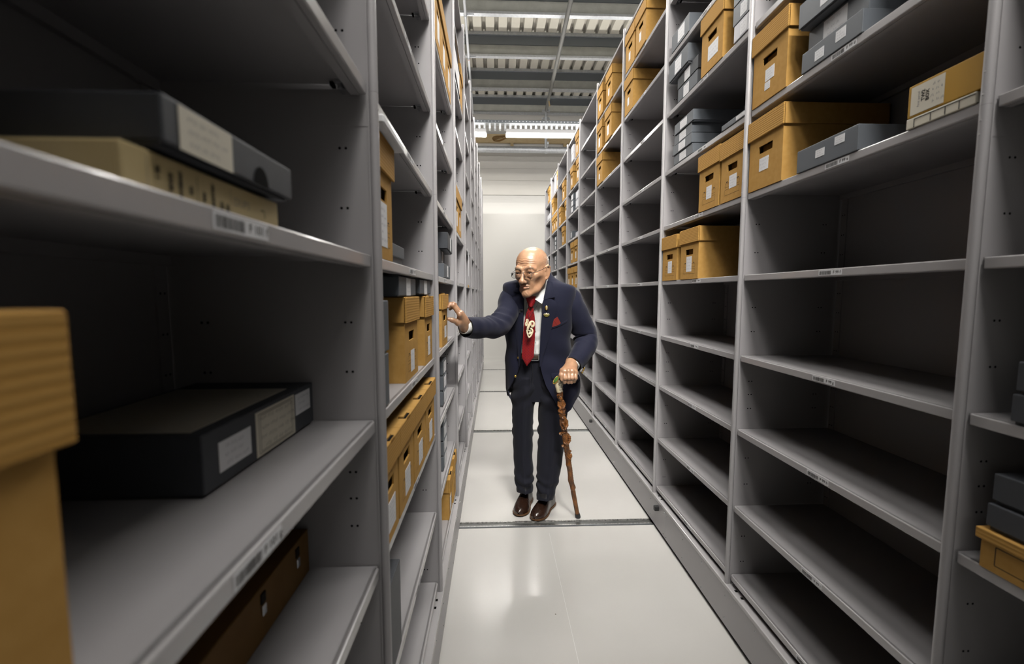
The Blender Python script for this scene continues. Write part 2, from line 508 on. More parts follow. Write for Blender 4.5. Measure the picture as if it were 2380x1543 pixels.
ORD = ['nearest the camera', 'second', 'third', 'fourth', 'fifth', 'sixth', 'seventh', 'eighth', 'ninth', 'last']
def bay_name(side, k):
    return ('%s bay' % ORD[k] if k else 'bay nearest the camera') + (' of the left-hand row' if side == 'L' else ' of the right-hand row')
BAYDESC = {
    ('L', 0): 'dark grey steel shelving bay on the left nearest the camera, holding black and cream boxes',
    ('L', 1): 'grey steel shelving bay on the left with a row of four brown boxes low down',
    ('L', 2): 'grey steel shelving bay on the left whose brown box the man touches',
    ('L', 3): 'grey steel shelving bay on the left, just past the one the man touches',
    ('L', 4): 'grey steel shelving bay on the left with a white paper hanging in it',
    ('R', 0): 'shadowed steel shelving bay cut off by the right edge, with dark boxes',
    ('R', 1): 'wide grey steel shelving bay on the right with shelves marked F 99',
    ('R', 2): 'grey steel shelving bay on the right with stacked dark boxes and five brown boxes',
    ('R', 3): 'grey steel shelving bay on the right with three brown boxes up high',
    ('R', 4): 'grey steel shelving bay on the right with five brown boxes on its top shelves',
    ('R', 5): 'empty grey steel shelving bay on the right behind the man',
}
NUM = dict(L=101, R=99)
def bay(side, k):
    lab = BAYDESC.get((side, k)) or 'grey steel shelving bay, %s from the camera in the %s row' % (ORD[k], 'left' if side == 'L' else 'right')
    if side == 'R': t = thing('shelving_bay', lab, 'shelving', (XR, yR(k + 1), 0), -PI / 2, 'shelving bays')
    else: t = thing('shelving_bay', lab, 'shelving', (XL, yL(k), 0), PI / 2, 'shelving bays')
    far = 0 if side == 'R' else D
    place('upright_panel', UPM[side], t, (far, 0, 0))
    if k == 0: place('upright_panel', UPM[side], t, (D - far, 0, 0))
    place('back_panel', BKM, t)
    place('top_cover', TOPM, t, (0, 0, 3.09))
    n = NUM[side] + (k - (0 if side == 'L' else 1)) * (1 if side == 'L' else -1)
    for q in 'abcdefghij':
        s = place('shelf', SHM, t, (0, 0, LEV[q]))
        dx = (.03 if side == 'R' else -.012)
        l = place('shelf_label', shelf_label_mesh('F %d %s' % (n, q)), s, (D / 2 + dx + rnd.uniform(-.01, .01) * (k > 1), .0079, -.0105))
for side in 'LR':
    for k in range(NBAY): bay(side, k)

# mobile bases: ledge, kick plate with screws, black stops
def carriage(side):
    Y = (yR if side == 'R' else yL); ya, yb = Y(0) - .05, Y(NBAY) + .03
    t = thing('shelving_carriage', 'long grey steel kick base carrying the %s row of shelving' % ('right-hand' if side == 'R' else 'left-hand'), 'base', (XR if side == 'R' else XL, ya, 0), 0, 'mobile shelving bases')
    sx = 1 if side == 'R' else -1
    def bx(m, u0, u1, y0, y1, z0, z1, mt, r=0):
        a, b = sorted((sx * u0, sx * u1)); m.box(a, b, y0 - ya, y1 - ya, z0, z1, mt, r, 2)
    m = MB()
    bx(m, -.011, DEP + .01, ya, yb, .166, ZB, M['lip'], .003)
    for k in range(NBAY + 1):                               # dark slots in the ledge beside each post
        for dy in (.045, .085): bx(m, .004, .014, Y(k) - dy - .012, Y(k) - dy, ZB, ZB + .0003, M['black'])
    place('ledge', m.build('base_ledge'), t)
    seams = [ya] + [2.19 + 1.60 * i for i in range(-1, 4)] + [yb]
    for a, b in zip(seams[:-1], seams[1:]):
        m = MB()
        bx(m, -.009, .004, a + .0006, b - .0006, .020, .166, M['paint'])
        n = max(2, int(round((b - a) / .2)))
        for i in range(n + 1):
            yy = a + .018 + (b - a - .036) * i / n
            for z in (.035, .148):
                z_ = z + (.02 if i % 2 else 0) * (-1 if z > .1 else 1) * .6
                m.ball((sx * -.009, yy - ya, z_), .0036, M['clip'], 8, 4, (.6, 1, 1))
                m.disc((sx * -.0113, yy - ya, z_), (0, sx, 0), (0, 0, 1), .0011, M['black'], 6)
        place('kick_plate', m.build('kick_plate'), t)
    for i in range(4 if side == 'R' else 0):
        m = MB(); y = 2.288 + 1.654 * i
        bx(m, -.034, -.009, y - .012, y + .012, .124, .150, M['rubber'], .004)
        place('rubber_stop', m.build('rubber_stop'), t)
    m = MB(); bx(m, .05, DEP - .05, ya + .02, yb - .02, .0, .166, M['black'])
    place('running_gear', m.build('running_gear'), t)
carriage('R'); carriage('L')
# ------------------------------------------------------------------ boxes
def scrib(m, x0, x1, z0, z1, n, y, mt, r, w=.0007, amp=None):
    """n lines of loose handwriting inside a rectangle of the plane y"""
    dz = (z1 - z0) / n
    for i in range(n):
        z = z1 - dz * (i + .5); x = x0 + r.uniform(0, .15) * (x1 - x0); xe = x1 - r.uniform(0, .4) * (x1 - x0)
        a = (amp or dz * .28)
        while x < xe:
            L = r.uniform(.10, .26) * (x1 - x0); pts = []; k = max(4, int(L / (a * .55)))
            for j in range(k + 1):
                pts.append((x + L * j / k + r.uniform(-1, 1) * a * .2, y, z + r.uniform(.3, 1) * a * (1 if j % 2 else -1)))
            m.ribbon(pts, w, (0, -1, 0), mt); x += L + a * 1.6

def paper(w, h, lines, seed, mt=None, ink=None, det=True, frame=False):
    m = MB(); r = random.Random(seed); mt = mt or M['white']
    m.box(-w / 2, w / 2, -.0006, 0, -h / 2, h / 2, mt)
    if det: scrib(m, -w * .4, w * .42, -h * .42, h * .42, lines, -.0008, ink or M['pen'], r, max(.0005, h * .011))
    if frame:
        for k in (.44, .40):
            for (a, b) in (((-w * k, -h * k), (w * k, -h * k)), ((w * k, -h * k), (w * k, h * k)), ((w * k, h * k), (-w * k, h * k)), ((-w * k, h * k), (-w * k, -h * k))):
                m.ribbon([(a[0], -.0009, a[1]), (b[0], -.0009, b[1])], .0007, (0, -1, 0), M['ink'])
    return m.build('label')

KC = {}
def kraft_meshes(w, d, h, lidh, notch, hole, prints):
    key = (round(w, 3), round(d, 3), round(h, 3), round(lidh, 3), notch, hole, prints)
    if key in KC: return KC[key]
    k = M['kraft']; ki = M['kraft_shade']; t = .004
    b = MB(); hb = h - .005
    hz = (h - lidh) * .755; hw, hh = w * .21, .0125
    # shell walls
    b.box(0, t, t, d, 0, hb, k); b.box(w - t, w, t, d, 0, hb, k); b.box(0, w, d - t, d, 0, hb, k); b.box(t, w - t, t, d - t, 0, t, k)
    if hole:                                             # real hand hole in the front panel
        cx = w / 2
        b.box(0, cx - hw, 0, t, 0, hb, k); b.box(cx + hw, w, 0, t, 0, hb, k)
        b.box(cx - hw, cx + hw, 0, t, 0, hz - hh, k); b.box(cx - hw, cx + hw, 0, t, hz + hh, hb, k)
        b.box(cx - hw, cx + hw, t + .012, t + .014, hz - hh * 3, hz + hh * 1.2, M['kraft_shade'])
        b.box(t, w - t, .06, .064, t, hb - .01, M['black'])  # black sheet stands in for the shade inside the box
    else:
        b.box(0, w, 0, t, 0, hb, k)
    if prints:                                           # printed filing panels
        def rect(x0, x1, z0, z1):
            for (p, q) in (((x0, z0), (x1, z0)), ((x1, z0), (x1, z1)), ((x1, z1), (x0, z1)), ((x0, z1), (x0, z0))):
                b.ribbon([(p[0], -.0003, p[1]), (q[0], -.0003, q[1])], .0009, (0, -1, 0), M['ink'])
        c = w * .5; zz = (h - lidh)
        rect(c - w * .29, c + w * .33, zz * .33, zz * .42); rect(c - w * .30, c + w * .33, zz * .15, zz * .28)
        b.ribbon([(c - w * .25, -.0003, zz * .45), (c - w * .17, -.0003, zz * .45)], .003, (0, -1, 0), M['ink'])
        b.ribbon([(c + w * .22, -.0003, zz * .45), (c + w * .3, -.0003, zz * .45)], .003, (0, -1, 0), M['ink'])
    L = MB(); o = .0065
    z0, z1 = h - lidh, h
    L.box(-o, w + o, -o, d + o, z1 - .004, z1, k, .0015)
    L.box(-o, w + o, -o, -o + .005, z0, z1 - .001, M['flute'], .0012)    # folded front panel
    L.box(-o, -o + .004, -o + .006, d + o, z0 + .002, z1 - .003, k); L.box(w + o - .004, w + o, -o + .006, d + o, z0 + .002, z1 - .003, k)
    L.box(-o, w + o, d + o - .004, d + o, z0 + .002, z1 - .003, k)
    if notch:                                            # tuck slot at the front edge of the lid
        L.box(w * .36, w * .64, -o + .002, -o + .020, z1, z1 + .0006, M['black'])
        L.box(w * .38, w * .62, -o + .008, -o + .020, z1 + .0004, z1 + .004, k)
        L.box(w * .40, w * .60, -o - .0004, -o + .003, z1 - .006, z1 - .0002, M['kraft_shade'])
    KC[key] = (b.build('box_body'), L.build('box_lid'))
    return KC[key]

def root(name, lab, cat, side, xf, y0, y1, z, group, tilt=0.0):
    """box-like thing: local x along the shelf (left to right as seen from the aisle), local y into the shelf"""
    if side == 'R': return thing(name, lab, cat, (xf, y1, z), -PI / 2 + tilt, group)
    return thing(name, lab, cat, (xf, y0, z), PI / 2 + tilt, group)

SEED = [0]
def kraft(side, xf, y0, y1, z, lab, h=.235, d=.33, lidh=.066, notch=False, hole=True, prints=True, tag=(.045, .052, .52, .40), lines=4, group='brown archive boxes on the shelves', det=True, tilt=0.0):
    w = y1 - y0
    t = root('archive_box', lab, 'box', side, xf, y0, y1, z + .0004, group, tilt)
    bm_, lm = kraft_meshes(w, d, h, lidh, notch, hole, prints)
    place('box_body', bm_, t); place('box_lid', lm, t)
    if tag:
        SEED[0] += 1
        place('label', paper(tag[0], tag[1], lines, SEED[0], det=det), t, (w * tag[2], 0, (h - lidh) * tag[3]))
    return t

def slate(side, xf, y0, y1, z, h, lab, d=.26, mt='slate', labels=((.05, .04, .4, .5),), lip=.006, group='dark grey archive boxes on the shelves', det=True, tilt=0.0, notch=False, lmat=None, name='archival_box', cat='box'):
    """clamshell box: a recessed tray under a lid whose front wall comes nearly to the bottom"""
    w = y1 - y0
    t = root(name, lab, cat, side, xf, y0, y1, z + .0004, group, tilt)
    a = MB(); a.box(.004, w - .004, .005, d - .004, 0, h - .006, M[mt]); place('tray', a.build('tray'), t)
    b = MB()
    b.box(0, w, 0, d, h - .005, h, M[mt], .0018, 2)
    b.box(0, w, 0, .004, lip, h - .002, M[mt], .0016, 2)
    b.box(0, .0035, .003, d, lip + .002, h - .003, M[mt]); b.box(w - .0035, w, .003, d, lip + .002, h - .003, M[mt])
    if notch:
        n = 14; c = (w * .66, 0, lip)
        b.add([(c[0] + .013 * math.cos(PI * i / n), -.0004, c[2] + .017 * math.sin(PI * i / n)) for i in range(n + 1)], [tuple(range(n + 1))], M['black'])
    place('lid', b.build('lid'), t)
    for (lw, lh, fx, fz) in labels:
        SEED[0] += 1
        place('label', paper(lw, lh, 3, SEED[0], mt=lmat, det=det), t, (w * fx, 0, h * fz))
    return t

RF, LF = .902, -.214
Z = LEV
B4 = ('from the bottom',)
# ---------------- right row, bay nearest the camera (mostly in shadow)
kraft('R', RF, .56, .752, Z['h'], 'brown box with a ruled rectangle under two dark boxes, at the right edge', h=.074, lidh=.02, hole=False, prints=False, tag=None)
o = bpy.data.objects[-1] if False else None
def rule_rect(t, w, h):
    m = MB()
    for (p, q) in (((.03, .018), (w - .02, .018)), ((w - .02, .018), (w - .02, .052)), ((w - .02, .052), (.03, .052)), ((.03, .052), (.03, .018))):
        m.ribbon([(p[0], -.0075, p[1]), (q[0], -.0075, q[1])], .0018, (0, -1, 0), M['ink'])
    place('printed_rectangle', m.build('printed_rectangle'), t)
for o in list(COL.objects):
    if o.name.startswith('archive_box') and o.parent is None: rule_rect(o, .19, .07)
slate('R', RF, .53, .748, Z['h'] + .0755, .048, 'dark grey box directly on the ruled brown box at the right edge', d=.27, labels=())
slate('R', RF + .004, .53, .745, Z['h'] + .125, .055, 'dark grey box topmost on the ruled brown box at the right edge', d=.27, labels=((.02, .03, .55, .4),))
slate('R', RF, .50, .726, Z['g'], .054, 'dark box lying on the shelf near the right edge, lower of two', d=.27, labels=())
slate('R', RF, .50, .722, Z['g'] + .055, .056, 'dark box near the right edge, resting on another dark box', d=.27, labels=())
# ---------------- right row, bay F 99
kraft('R', RF, 1.397, 1.577, Z['d'], 'brown box with two small stacked white labels beside dark boxes, upper right', h=.24, tag=(.047, .038, .52, .46), prints=False)
SEED[0] += 1
place('label', paper(.028, .024, 3, 77), [o for o in COL.objects if o.get('label', '').startswith('brown box with two small')][0], (.083, 0, .046))
kraft('R', RF, 1.397, 1.578, Z['e'], 'brown box beside a flat grey box on the shelf marked F 99 e', h=.236, tag=(.05, .042, .47, .46), prints=False, lines=3)
slate('R', RF, 1.102, 1.326, Z['e'], .064, 'flat grey box with two small labels on the shelf marked F 99 e', mt='slate_lighter', labels=((.034, .021, .42, .52), (.034, .021, .73, .72)), lip=.0)
slate('R', RF, .80 + .03, .972, Z['e'], .022, 'white flat box with black ruled lines under the mustard box', mt='offwhite', d=.24, labels=(), lip=.0)
def flatrules():
    t = [o for o in COL.objects if o.get('label', '').startswith('white flat box with black')][0]
    m = MB(); y = -.0006
    m.ribbon([(.018, y, .0175), (.142, y, .0175)], .0018, (0, -1, 0), M['ink'])
    for x in (.019, .055, .085, .112): m.ribbon([(x, y, .0175), (x, y, .001)], .0018, (0, -1, 0), M['ink'])
    place('ruled_lines', m.build('ruled_lines'), t)
flatrules()
t = slate('R', RF + .001, .815, .972, Z['e'] + .0225, .068, 'mustard box marked TW2 BOX lying on a white flat box', mt='yellow', d=.24, labels=(), lip=.001)
m = MB(); m.box(-.036, .036, -.0006, 0, -.029, .029, M['offwhite'])
def rot_txt(cx, cz): return lambda a, b: (cx - b, -.0009, cz + a)
put_text(m, 'TW2', .0105, M['ink'], rot_txt(-.008, .004), .0004)
put_text(m, 'BOX', .0105, M['ink'], rot_txt(.0015, .001), .0004)
put_text(m, 'First parcel', .007, M['pen'], rot_txt(-.018, .0), 0)
scrib(m, .009, .033, -.022, .024, 4, -.0009, M['pen'], random.Random(5), .0007)
place('label', m.build('label'), t, (.043, 0, .034))
slate('R', RF, 1.112, 1.328, Z['d'], .057, 'grey box with two rounded labels on the shelf marked F 99 d', mt='slate_lighter', labels=((.034, .026, .33, .42), (.034, .027, .68, .6)), lip=.0)
slate('R', RF + .022, 1.122, 1.335, Z['d'] + .0575, .066, 'grey box with a large label, between two other grey boxes, upper right', mt='slate_lighter', labels=((.085, .055, .48, .5),), lip=.0, tilt=.0)
slate('R', RF - .004, 1.10, 1.345, Z['d'] + .130, .072, 'grey box on top of the upper-right stack, label cut by the frame', mt='slate_lighter', labels=((.075, .05, .5, .6),), lip=.004, tilt=.015)
# ---------------- right row, third bay: dark boxes, brown boxes
slate('R', RF, 2.128, 2.331, Z['b'], .082, 'grey box alone on the highest visible shelf above the dark stacks', mt='slate_lighter', labels=((.075, .06, .56, .52),), lip=.0)
slate('R', RF + .012, 2.05, 2.262, Z['c'], .072, 'grey box lowest of three beside the tall brown box, upper right', mt='slate_lighter', labels=((.06, .05, .45, .5),), lip=.012)
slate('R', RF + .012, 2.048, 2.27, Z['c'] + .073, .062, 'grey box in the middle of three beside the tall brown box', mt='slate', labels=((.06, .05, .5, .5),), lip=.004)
slate('R', RF - .004, 2.122, 2.345, Z['c'] + .136, .088, 'wide grey box overhanging two smaller grey boxes, upper right', mt='slate_lighter', labels=((.075, .065, .5, .5),), lip=.006)
kraft('R', RF, 1.805, 1.987, Z['c'], 'brown box standing between two piles of grey boxes, upper right', h=.24, prints=False, tag=(.085, .058, .56, .40), lines=3)
for i, (hh, mt_, lb) in enumerate(((.062, 'pale', 'whitish box, bottom of three beside the post, upper right'), (.07, 'slate_lighter', 'grey box, middle of three beside the post, upper right'), (.07, 'slate_lighter', 'grey box, top of three beside the post, upper right'))):
    slate('R', RF, 1.615 - .0, 1.722 + .01 * (i > 0), Z['c'] + (0, .0625, .133)[i], hh, lb, mt=mt_, labels=((.045, .045, .62, .5),), lip=.003)
tops = ['lowest of the four stacked dark boxes', 'second from the bottom of the four stacked dark boxes', 'third from the bottom of the four stacked dark boxes', 'topmost of the four stacked dark boxes']
zz = Z['d']
for i, (hh, ya, yb, dx) in enumerate(((.047, 2.056, 2.27, .004), (.048, 2.062, 2.274, 0), (.047, 2.072, 2.27, .004), (.052, 2.052, 2.262, .0))):
    slate('R', RF + dx, ya, yb, zz, hh, 'dark grey box with white label, %s' % tops[i], mt='slate_lighter', d=.3, labels=((.075, .036, .5, .52),), lip=.003); zz += hh + .0006
slate('R', RF, 1.617, 1.788, Z['d'], .021, 'flat grey box with a white label beside the four stacked dark boxes', mt='slate_lighter', labels=((.06, .014, .8, .5),), lip=.0)
kraft('R', RF, 1.79, 1.965, Z['e'], 'left of two brown boxes under the four stacked dark boxes', h=.238)
kraft('R', RF, 1.612, 1.775, Z['e'], 'right of two brown boxes under the four stacked dark boxes', h=.232, tag=(.052, .048, .55, .42))
kraft('R', RF, 2.182, 2.367, Z['f'], 'left of two brown boxes on the shelf level with the man\'s face', h=.226, tag=(.05, .06, .53, .42))
kraft('R', RF, 1.950, 2.137, Z['f'], 'right of two brown boxes on the shelf level with the man\'s face', h=.230, tag=(.055, .07, .5, .42), d=.34)
t = slate('R', RF + .03, 1.616, 1.678, Z['f'], .055, 'small cream box lettered HISTORY beside the post at eye level', mt='cream', d=.2, labels=(), lip=.0)
m = MB(); put_text(m, 'TRADITIONAL', .0092, M['ink'], rot_txt(.02, .027)); put_text(m, 'HISTORY', .0088, M['ink'], rot_txt(.032, .022)); put_text(m, 'PART', .0088, M['ink'], rot_txt(.046, .016))
m.ribbon([(.053, -.0009, .002), (.053, -.0009, .053)], .0012, (0, -1, 0), M['ink'])
place('lettering', m.build('lettering'), t)
# ---------------- right row, fourth and fifth bays
S = dict(prints=False, tag=(.035, .05, .45, .42), det=False)
kraft('R', RF, 2.953, 3.146, Z['a'], 'farther of two brown boxes on the topmost shelf above the empty bay', h=.245, **S)
kraft('R', RF - .004, 2.728, 2.916, Z['a'], 'nearer of two brown boxes on the topmost shelf above the empty bay', h=.24, **S)
kraft('R', RF, 2.970, 3.146, Z['b'], 'single brown box on the second shelf down above the empty bay', h=.24, **S)
for (a, b, q, lb) in ((3.770, 3.945, 'a', 'farther of two brown boxes on the topmost shelf, fifth bay on the right'), (3.475, 3.655, 'a', 'nearer of two brown boxes on the topmost shelf, fifth bay on the right'), (3.770, 3.945, 'b', 'farther of two brown boxes on the second shelf, fifth bay on the right'), (3.475, 3.665, 'b', 'nearer of two brown boxes on the second shelf, fifth bay on the right')):
    kraft('R', RF - .006, a, b, Z[q], lb, h=.232, prints=False, tag=(.05, .072, .45, .42) if (q == 'b') else (.035, .05, .45, .42), det=False)
kraft('R', RF - .004, 3.752, 3.942, Z['c'], 'lone brown box low on the third shelf, fifth bay on the right', h=.236, prints=False, tag=(.034, .044, .45, .36), det=False)
# ---------------- right row, far bays
F7, F8, F9, F10 = 'seventh bay on the right', 'eighth bay on the right', 'ninth bay on the right', 'last bay on the right'
S['tag'] = (.045, .07, .5, .42)
kraft('R', RF, 4.86, 5.03, Z['a'], 'brown box on the topmost shelf, ' + F7, h=.24, **S)
slate('R', RF - .01, 5.10, 5.24, Z['a'] + .0, .09, 'pale box on the topmost shelf, lower of two, ' + F7, mt='pale', labels=(), group='pale boxes far down the right row')
slate('R', RF - .01, 5.12, 5.26, Z['a'] + .091, .09, 'pale box on the topmost shelf, upper of two, ' + F7, mt='pale', labels=(), group='pale boxes far down the right row')
kraft('R', RF - .006, 5.14, 5.30, Z['b'], 'farther of two brown boxes on the second shelf, ' + F7, h=.24, **S)
kraft('R', RF, 4.80, 4.96, Z['b'], 'nearer of two brown boxes on the second shelf, ' + F7, h=.24, **S)
for i in range(3):
    slate('R', RF, 5.14, 5.29, Z['c'] + i * .0705, .07, 'grey box, %s of three in the farther pile, %s' % (('bottom', 'middle', 'top')[i], F7), mt='slate_lighter', labels=((.11, .055, .5, .5),), det=False)
for i in range(2):
    slate('R', RF, 4.83, 4.99, Z['c'] + i * .0905, .09, 'pale grey box, %s of two in the nearer pile, %s' % (('lower', 'upper')[i], F7), mt='pale', labels=((.09, .06, .5, .5),), det=False)
slate('R', RF, 5.18, 5.32, Z['d'], .085, 'grey box on the otherwise nearly empty fourth shelf, ' + F7, mt='slate_lighter', labels=((.05, .06, .5, .5),), det=False)
slate('R', RF + .02, 4.84, 5.08, Z['d'], .05, 'flat pale box beside a grey box on the fourth shelf, ' + F7, mt='pale', labels=(), det=False)
for i, (a, b) in enumerate(((5.11, 5.265), (4.86, 5.02))):
    kraft('R', RF, a, b, Z['e'], '%s of two brown boxes on the fifth shelf, %s' % (('farther', 'nearer')[i], F7), h=.235, **S)
for i, (a, b) in enumerate(((5.31, 5.46), (5.06, 5.22), (4.83, 4.98))):
    kraft('R', RF, a, b, Z['f'], '%s of three brown boxes above the man\'s shoulder, %s' % (('farthest', 'middle', 'nearest')[i], F7), h=.235, **S)
kraft('R', RF, 5.78, 5.97, Z['b'], 'brown box on the second shelf, ' + F8, h=.235, **S)
kraft('R', RF, 6.08, 6.26, Z['c'], 'farther of two brown boxes on the third shelf, ' + F8, h=.235, **S)
kraft('R', RF, 5.58, 5.74, Z['c'], 'nearer of two brown boxes on the third shelf, ' + F8, h=.235, **S)
kraft('R', RF, 5.80, 5.97, Z['d'], 'brown box alone on the fourth shelf, ' + F8, h=.235, **S)
slate('R', RF, 6.55, 6.78, Z['a'], .24, 'tall pale box on the topmost shelf, ' + F9, mt='pale', labels=((.04, .06, .5, .5),), det=False)
kraft('R', RF, 6.36, 6.50, Z['a'], 'brown box beside a pale box on the topmost shelf, ' + F9, h=.24, **S)
kraft('R', RF, 6.84, 7.04, Z['b'], 'brown box on the second shelf, ' + F9, h=.235, **S)
for i in range(3):
    kraft('R', RF, 6.42 + .21 * i, 6.61 + .21 * i, Z['c'], '%s of three brown boxes on the third shelf, %s' % (('nearest', 'middle', 'farthest')[i], F9), h=.235, **S)
for q, z_ in (('d', 'fourth'), ('e', 'fifth'), ('f', 'sixth')):
    for i in range(3):
        slate('R', RF, 6.50, 6.72, Z[q] + i * .0655, .065, 'grey box, %s of three stacked on the %s shelf, %s' % (('bottom', 'middle', 'top')[i], z_, F9), mt='pale' if q == 'f' else 'slate_lighter', labels=((.06, .045, .6, .5),), det=False)
kraft('R', RF, 7.36, 7.58, Z['a'], 'brown box on the topmost shelf, ' + F10, h=.24, **S)
slate('R', RF, 7.30, 7.62, Z['b'], .09, 'pale flat box on the second shelf, ' + F10, mt='pale', labels=(), det=False)
for i in range(3):
    slate('R', RF, 7.34, 7.56, Z['e'] + i * .0655, .065, 'grey box, %s of three stacked behind the man\'s head, %s' % (('bottom', 'middle', 'top')[i], F10), mt='slate_lighter', labels=((.06, .045, .6, .5),), det=False)

# ---------------- left row, bay nearest the camera
kraft('L', LF, .035, .218, Z['g'], 'blurred brown box at the left edge, closest to the camera', h=.22, prints=False, tag=None)
kraft('L', LF - .05, .038, .192, Z['f'], 'brown box in the dark above, only its edge at the left border', d=.28, h=.13, lidh=.05, prints=False, tag=None)
t = slate('L', -.226, .286, .482, Z['f'], .0265, 'cream box pencilled DUPS under a black box on shelf F 101 f', mt='cream', d=.30, labels=(), lip=.0)
m = MB(); y = -.0008
def vert(tx, x, z, s, b=.0003): put_text(m, tx, s, M['ink'], lambda a, bb: (x + bb, y, z - a), b)
for (tx, x, z) in (('20 1', .028, .0135), ('IDNR', .040, .010), ('DIVISION', .050, .011), ('GS', .061, .009), ('AM', .076, .0075), ('ARCHIVES', .087, .010), ('GS', .098, .0055), ('GS', .106, .005)):
    vert(tx, x, z, .0052 if len(tx) < 6 else .0042)
m.ribbon([(.068, y, .002), (.068, y, .021)], .0006, (0, -1, 0), M['ink'])
put_text(m, 'DUPS', .0105, M['pen'], lambda a, bb: (.128 + a + bb * .1, y, .0118 + bb), -.0002)
for x in (.019, .111): m.ribbon([(x, y, .001), (x, y, .022)], .0004, (0, -1, 0), M['pen'])
m.ribbon([(.160, y, .0125), (.166, y, .0125), (.167, y, .006)], .0012, (0, -1, 0), M['ink'])
place('lettering', m.build('lettering'), t)
slate('L', -.216, .308, .494, Z['f'] + .030, .0335, 'black box with a large label lying on the cream box', mt='slate', d=.30, labels=((.062, .030, .25, .5),), lip=.002, notch=True, lmat=M['offwhite'])
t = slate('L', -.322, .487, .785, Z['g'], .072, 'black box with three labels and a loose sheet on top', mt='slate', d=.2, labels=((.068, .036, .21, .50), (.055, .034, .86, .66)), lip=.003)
SEED[0] += 1
place('label', paper(.115, .062, 4, 31, mt=M['offwhite'], frame=True, ink=M['ink']), t, (.298 * .56, 0, .036))
m = MB(); m.box(.01, .24, .018, .19, .0724, .0732, M['offwhite']); place('loose_sheet', m.build('loose_sheet'), t)
t = slate('L', -.340, .29, .785, Z['h'], .080, 'long tan box with two clasps on the lower left shelf', mt='brown', d=.2, labels=(), lip=.0)
for x in (.448, .335):
    m = MB()
    m.box(x - .006, x + .006, -.002, 0, .055, .070, M['ink']); m.box(x - .005, x + .006, -.003, 0, .036, .052, M['clip'], .001)
    place('clasp', m.build('clasp'), t)
# ---------------- left row, second bay
t = kraft('L', -.216, .820, .962, Z['f'], 'tall brown box with a white tray on its lid, left of the grey flats', h=.232, tag=(.075, .085, .42, .40), lines=5)
m = MB(); m.box(0, .175, -.022, .25, 0, .016, M['white'], .003)
o = place('paper_tray', m.build('paper_tray'), None, (-.216, .82, Z['f'] + .2336), (0, 0, PI / 2)); setprops(o, 'white tray lying on the lid of a tall brown box', 'tray')
slate('L', -.240, .985, 1.205, Z['f'], .052, 'flat grey box beside the tall brown box with a white tray', mt='slate_lighter', d=.24, labels=((.03, .022, .25, .3),), lip=.022)
kraft('L', -.226, 1.12, 1.302, Z['g'], 'nearer of two brown boxes with grey boxes on their lids', h=.219, notch=False, tag=(.05, .058, .55, .30), lines=3)
kraft('L', -.220, 1.40, 1.560, Z['g'], 'farther of two brown boxes with grey boxes on their lids', h=.219, notch=True, tag=(.045, .062, .55, .36), lines=3)
slate('L', -.224, 1.055, 1.275, Z['g'] + .2206, .048, 'grey box on the lid of the nearer of two brown boxes', mt='slate_lighter', labels=((.055, .044, .52, .5),), lip=.002)
slate('L', -.222, 1.335, 1.555, Z['g'] + .2206 + .0042, .045, 'grey box on the lid of the farther of two brown boxes', mt='slate_lighter', labels=((.055, .044, .5, .5),), lip=.002)
slate('L', -.216, .815, .905, Z['g'], .108, 'pale grey box behind the post, lower of two', mt='slate_lighter', labels=(), lip=.004)
slate('L', -.216, .815, .912, Z['g'] + .109, .105, 'pale grey box behind the post, upper of two', mt='slate_lighter', labels=(), lip=.004)
for i, (a, b) in enumerate(((.820, .955), (.967, 1.140), (1.152, 1.338), (1.352, 1.540))):
    kraft('L', LF, a, b, Z['h'], '%s of four brown boxes side by side on a low left shelf' % ('nearest', 'second nearest', 'third nearest', 'farthest')[i], h=.212, lidh=.058, notch=True, tag=(.062, .062, .55, .34), lines=5)
slate('L', -.216, .825, .965, Z['i'], .205, 'dark slate box standing alone on the shelf below four brown boxes', mt='slate', labels=())
# ---------------- left row, third bay
for i, (a, b) in enumerate(((1.725, 1.896), (1.912, 2.097), (2.114, 2.298))):
    kraft('L', LF, a, b, Z['c'], '%s of three brown boxes high on the left near the roof' % ('nearest', 'middle', 'farthest')[i], h=.24, prints=False, tag=(.06, .085, .55, .45), det=False)
slate('L', -.219, 1.96, 2.215, Z['f'], .064, 'big grey box at the bottom of three above the touched box', mt='slate_lighter', d=.3, labels=((.05, .05, .55, .55),), lip=.003)
slate('L', -.242, 1.95, 2.185, Z['f'] + .0645, .066, 'big grey box in the middle of three above the touched box', mt='slate', d=.28, labels=((.05, .05, .62, .55),), lip=.003)
slate('L', -.208, 2.015, 2.315, Z['f'] + .131, .075, 'big grey box at the top of three above the touched box', mt='slate', d=.3, labels=((.07, .062, .62, .5),), lip=.002, tilt=.03)
TOUCH = kraft('L', -.222, 1.872, 2.085, Z['g'], 'brown box the man is touching with his right hand', h=.226, lidh=.066, notch=True, tag=(.075, .052, .62, .36), lines=3)
for i in range(3):
    slate('L', -.226, 1.64, 1.76, Z['h'] + i * .0685, .068, 'pale grey box, %s of three beside the post below the touched box' % ('bottom', 'middle', 'top')[i], mt='slate_lighter', labels=((.07, .04, .6, .5),))
    slate('L', -.230, 1.95, 2.09, Z['h'] + i * .0685, .068, 'dark grey box, %s of three below the touched box' % ('bottom', 'middle', 'top')[i], mt='slate_lighter', labels=((.09, .05, .6, .5),))
for i in range(4):
    slate('L', -.232, 1.95, 2.09, Z['i'] + i * .0685, .068, 'dark grey box, %s of four on the shelf over the lowest brown boxes' % ('bottom', 'second', 'third', 'top')[i], mt='slate_lighter', labels=((.09, .05, .6, .5),))
kraft('L', LF - .006, 2.040, 2.198, Z['j'], 'nearer of two brown boxes on the bottom shelf at the left', h=.2, notch=True, tag=(.06, .07, .5, .4), det=False)
